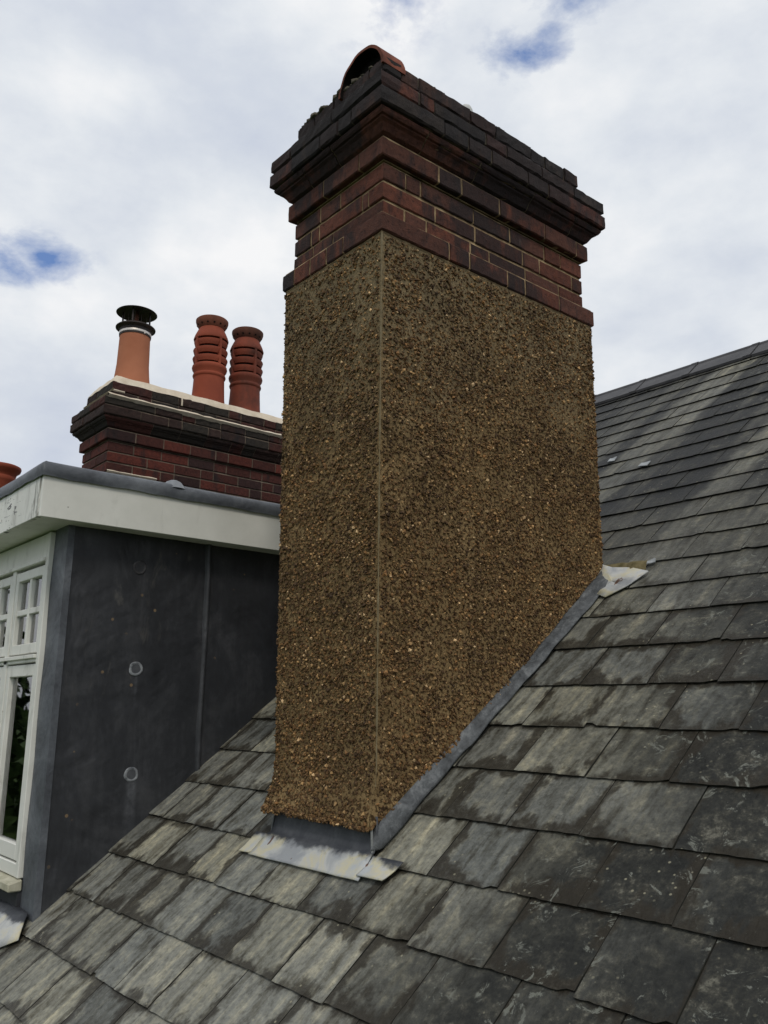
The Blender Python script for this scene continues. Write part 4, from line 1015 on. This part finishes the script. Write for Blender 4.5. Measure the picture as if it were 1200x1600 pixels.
# pots
def cowled_pot(cx, cy, zb):
    pot = MB(); v, f = lathe_vf((cx, cy, zb), [(0.150, 0.0), (0.143, 0.05), (0.134, 0.12), (0.127, 0.20), (0.122, 0.40), (0.121, 0.475), (0.104, 0.475), (0.100, 0.2)], 40); pot.add(v, f)
    po = pot.build('chimney_pot', M['terracotta_pale'], stk2, smooth=True, autosmooth=50)
    cw = MB(); v, f = lathe_vf((cx, cy, zb), [(0.118, 0.44), (0.119, 0.505), (0.150, 0.523), (0.158, 0.518), (0.1585, 0.524), (0.150, 0.532), (0.115, 0.520), (0.105, 0.52)], 40); cw.add(v, f)
    v, f = lathe_vf((cx, cy, zb), [(0.1255, 0.445), (0.127, 0.455), (0.1255, 0.508)], 40); cw.add(v, f)
    v, f = lathe_vf((cx, cy, zb), [(0.001, 0.682), (0.08, 0.674), (0.160, 0.660), (0.164, 0.656), (0.160, 0.653), (0.08, 0.666), (0.001, 0.674)], 40); cw.add(v, f)
    for k in range(4):
        a = 0.9+k*math.pi/2; x, y = cx+0.110*math.cos(a), cy+0.110*math.sin(a)
        v, f = lathe_vf((x, y, zb), [(0.008, 0.515), (0.008, 0.665)], 8, True); cw.add(v, f)
    for k in range(12):
        a = k*2*math.pi/12; x, y = cx+0.100*math.cos(a), cy+0.100*math.sin(a)
        v, f = lathe_vf((x, y, zb), [(0.0010, 0.51), (0.0010, 0.66)], 4); cw.add(v, f)
    v, f = lathe_vf((cx, cy, zb), [(0.017, 0.46), (0.017, 0.678)], 12, True); cw.add(v, f, None, 1)
    co = cw.build('cowl', [M['black_metal'], M['terracotta_sooty']], po, smooth=True, autosmooth=40)
    bd = MB(); v, f = lathe_vf((cx, cy, zb), [(0.1275, 0.460), (0.1285, 0.462), (0.1285, 0.478), (0.1275, 0.480)], 40); bd.add(v, f)
    v, f = box_vf((cx+0.122, cy+0.02, zb+0.448), (cx+0.133, cy+0.030, zb+0.478), 0.002); bd.add(v, f)
    bd.build('clamp_band', M['steel'], po, smooth=True, autosmooth=40)
def louvre_pot(cx, cy, zb, sooty, rot, s=1.0):
    pot = MB()
    pr = [(0.150, -0.02), (0.139, 0.06), (0.133, 0.17), (0.130, 0.245), (0.137, 0.250), (0.141, 0.262), (0.137, 0.275), (0.131, 0.280), (0.134, 0.30), (0.146, 0.318), (0.150, 0.335), (0.146, 0.352), (0.137, 0.360)]
    v, f = lathe_vf((cx, cy, zb), pr, 48); pot.add(v, f)
    inner = [(0.118, 0.350), (0.118, 0.60), (0.112, 0.66)]
    v, f = lathe_vf((cx, cy, zb), inner, 48); pot.add(v, f, None, 1)
    # overlapping louvre rings
    for k in range(3):
        z0 = 0.372+k*0.076
        rr2 = [0.140, 0.138, 0.134][k]
        prr = [(rr2-0.022, z0-0.012), (rr2-0.004, z0-0.004), (rr2, z0+0.004), (rr2+0.002, z0+0.040), (rr2+0.012, z0+0.050), (rr2+0.012, z0+0.056), (rr2-0.022, z0+0.050)]
        prr = [(rr2-0.020, z0), (rr2-0.004, z0+0.002), (rr2+0.002, z0+0.020), (rr2+0.010, z0+0.046), (rr2+0.008, z0+0.052), (rr2-0.020, z0+0.046)]
        v, f = lathe_vf((cx, cy, zb), prr, 48); pot.add(v, f)
    pr = [(0.118, 0.590), (0.148, 0.592), (0.150, 0.600), (0.140, 0.632), (0.124, 0.668), (0.108, 0.700), (0.103, 0.708)]
    v, f = lathe_vf((cx, cy, zb), pr, 48); pot.add(v, f)
    for k in range(4):
        a = rot+k*math.pi/2; ca, sa = math.cos(a), math.sin(a); v = []
        for (r_, z_) in ((0.112, 0.352), (0.146, 0.352), (0.149, 0.50), (0.146, 0.60), (0.112, 0.60)):
            for t in (-0.011, 0.011): v.append((cx+ca*r_-sa*t, cy+sa*r_+ca*t, zb+z_))
        f = [(0, 2, 3, 1), (2, 4, 5, 3), (4, 6, 7, 5), (6, 8, 9, 7), (0, 8, 6, 4, 2), (1, 3, 5, 7, 9)]
        pot.add(v, f)
    po = pot.build('chimney_pot', [M['terracotta_dark'] if sooty else M['terracotta'], M['soot']], stk2, smooth=True, autosmooth=38)
    rim = MB(); pr = [(0.103, 0.700), (0.112, 0.708), (0.133, 0.742), (0.140, 0.765), (0.140, 0.782), (0.132, 0.790), (0.100, 0.791), (0.096, 0.78), (0.094, 0.70)]
    v, f = lathe_vf((cx, cy, zb), pr, 48); rim.add(v, f)
    for k in range(14):
        a = k*2*math.pi/14+rot; r_ = 0.1262; ca, sa = math.cos(a), math.sin(a)
        n_ = (ca*0.84, sa*0.84, -0.52); t1 = (-sa, ca, 0); t2 = (ca*0.52, sa*0.52, 0.84); ctr_ = (cx+ca*r_, cy+sa*r_, zb+0.728)
        v = [tuple(ctr_[q]+n_[q]*0.0015+0.0085*(t1[q]*math.cos(g2)+t2[q]*math.sin(g2)) for q in range(3)) for g2 in [2*math.pi*w/10 for w in range(10)]]
        rim.add(v, [tuple(range(10))], None, 1)
    rim.build('pot_rim', [M['terracotta_sooty'] if sooty else M['terracotta_rim'], M['soot']], po, smooth=True, autosmooth=38)
M['terracotta_rim'] = mat_simple('stained_terracotta', (0.11, 0.042, 0.028), (0.21, 0.075, 0.045), 9, 0.85, 0.25, 0.3, 0.003, 90)
PX = -4.095; ZP = 0.725
cowled_pot(PX, 0.775, ZP+0.02)
louvre_pot(PX, 1.463, ZP+0.04, False, 0.12)
louvre_pot(PX, 1.822, ZP+0.04, True, 0.05)

# ------------------------------------------------------------------ far chimney whose pot just shows at the left edge
FX, FY = -5.44, 0.205
stk3 = thing('chimney_stack', 'far chimney with only a round red clay pot rim showing over the dormer at left', 'chimney', (FX, FY, roofz(FY)))
R3 = Ring(FX+0.26, FY-0.24, 0.52, 0.95); b3 = MB(); m3 = MB()
for i in range(9): R3.course(b3, m3, flat(0.0, -0.42-0.0815*i-0.0745, -0.42-0.0815*i), colf=colf_far, seed=600+i)
R3.course(b3, m3, flat(0.04, -0.415, -0.34), colf=colf_far2, seed=620)
c3 = b3.build('brickwork', M['brick_far'], stk3); m3.build('pointing', M['farmortar'], c3)
mb = MB(); v, f = box_vf((FX-0.24, FY-0.22, roofz(FY)-0.4), (FX+0.24, FY+0.69, -1.02)); mb.add(v, f); mb.build('lower_brickwork', M['brick_far'], stk3)
mb = MB(); v, f = grid_vf(8, 12, lambda a, b2_: (FX-0.24+0.48*a, FY-0.22+0.91*b2_, -0.338+0.03*math.sin(math.pi*a))); mb.add(v, f); mb.build('mortar_flaunching', M['flaunch'], stk3)
mb = MB(); v, f = lathe_vf((FX, FY, -0.33), [(0.165, 0.0), (0.145, 0.10), (0.140, 0.46), (0.150, 0.475), (0.150, 0.50), (0.142, 0.515), (0.150, 0.545), (0.178, 0.568), (0.184, 0.590), (0.180, 0.603), (0.165, 0.610), (0.130, 0.608), (0.125, 0.45)], 48); mb.add(v, f)
mb.build('chimney_pot', M['terracotta'], stk3, smooth=True, autosmooth=40)
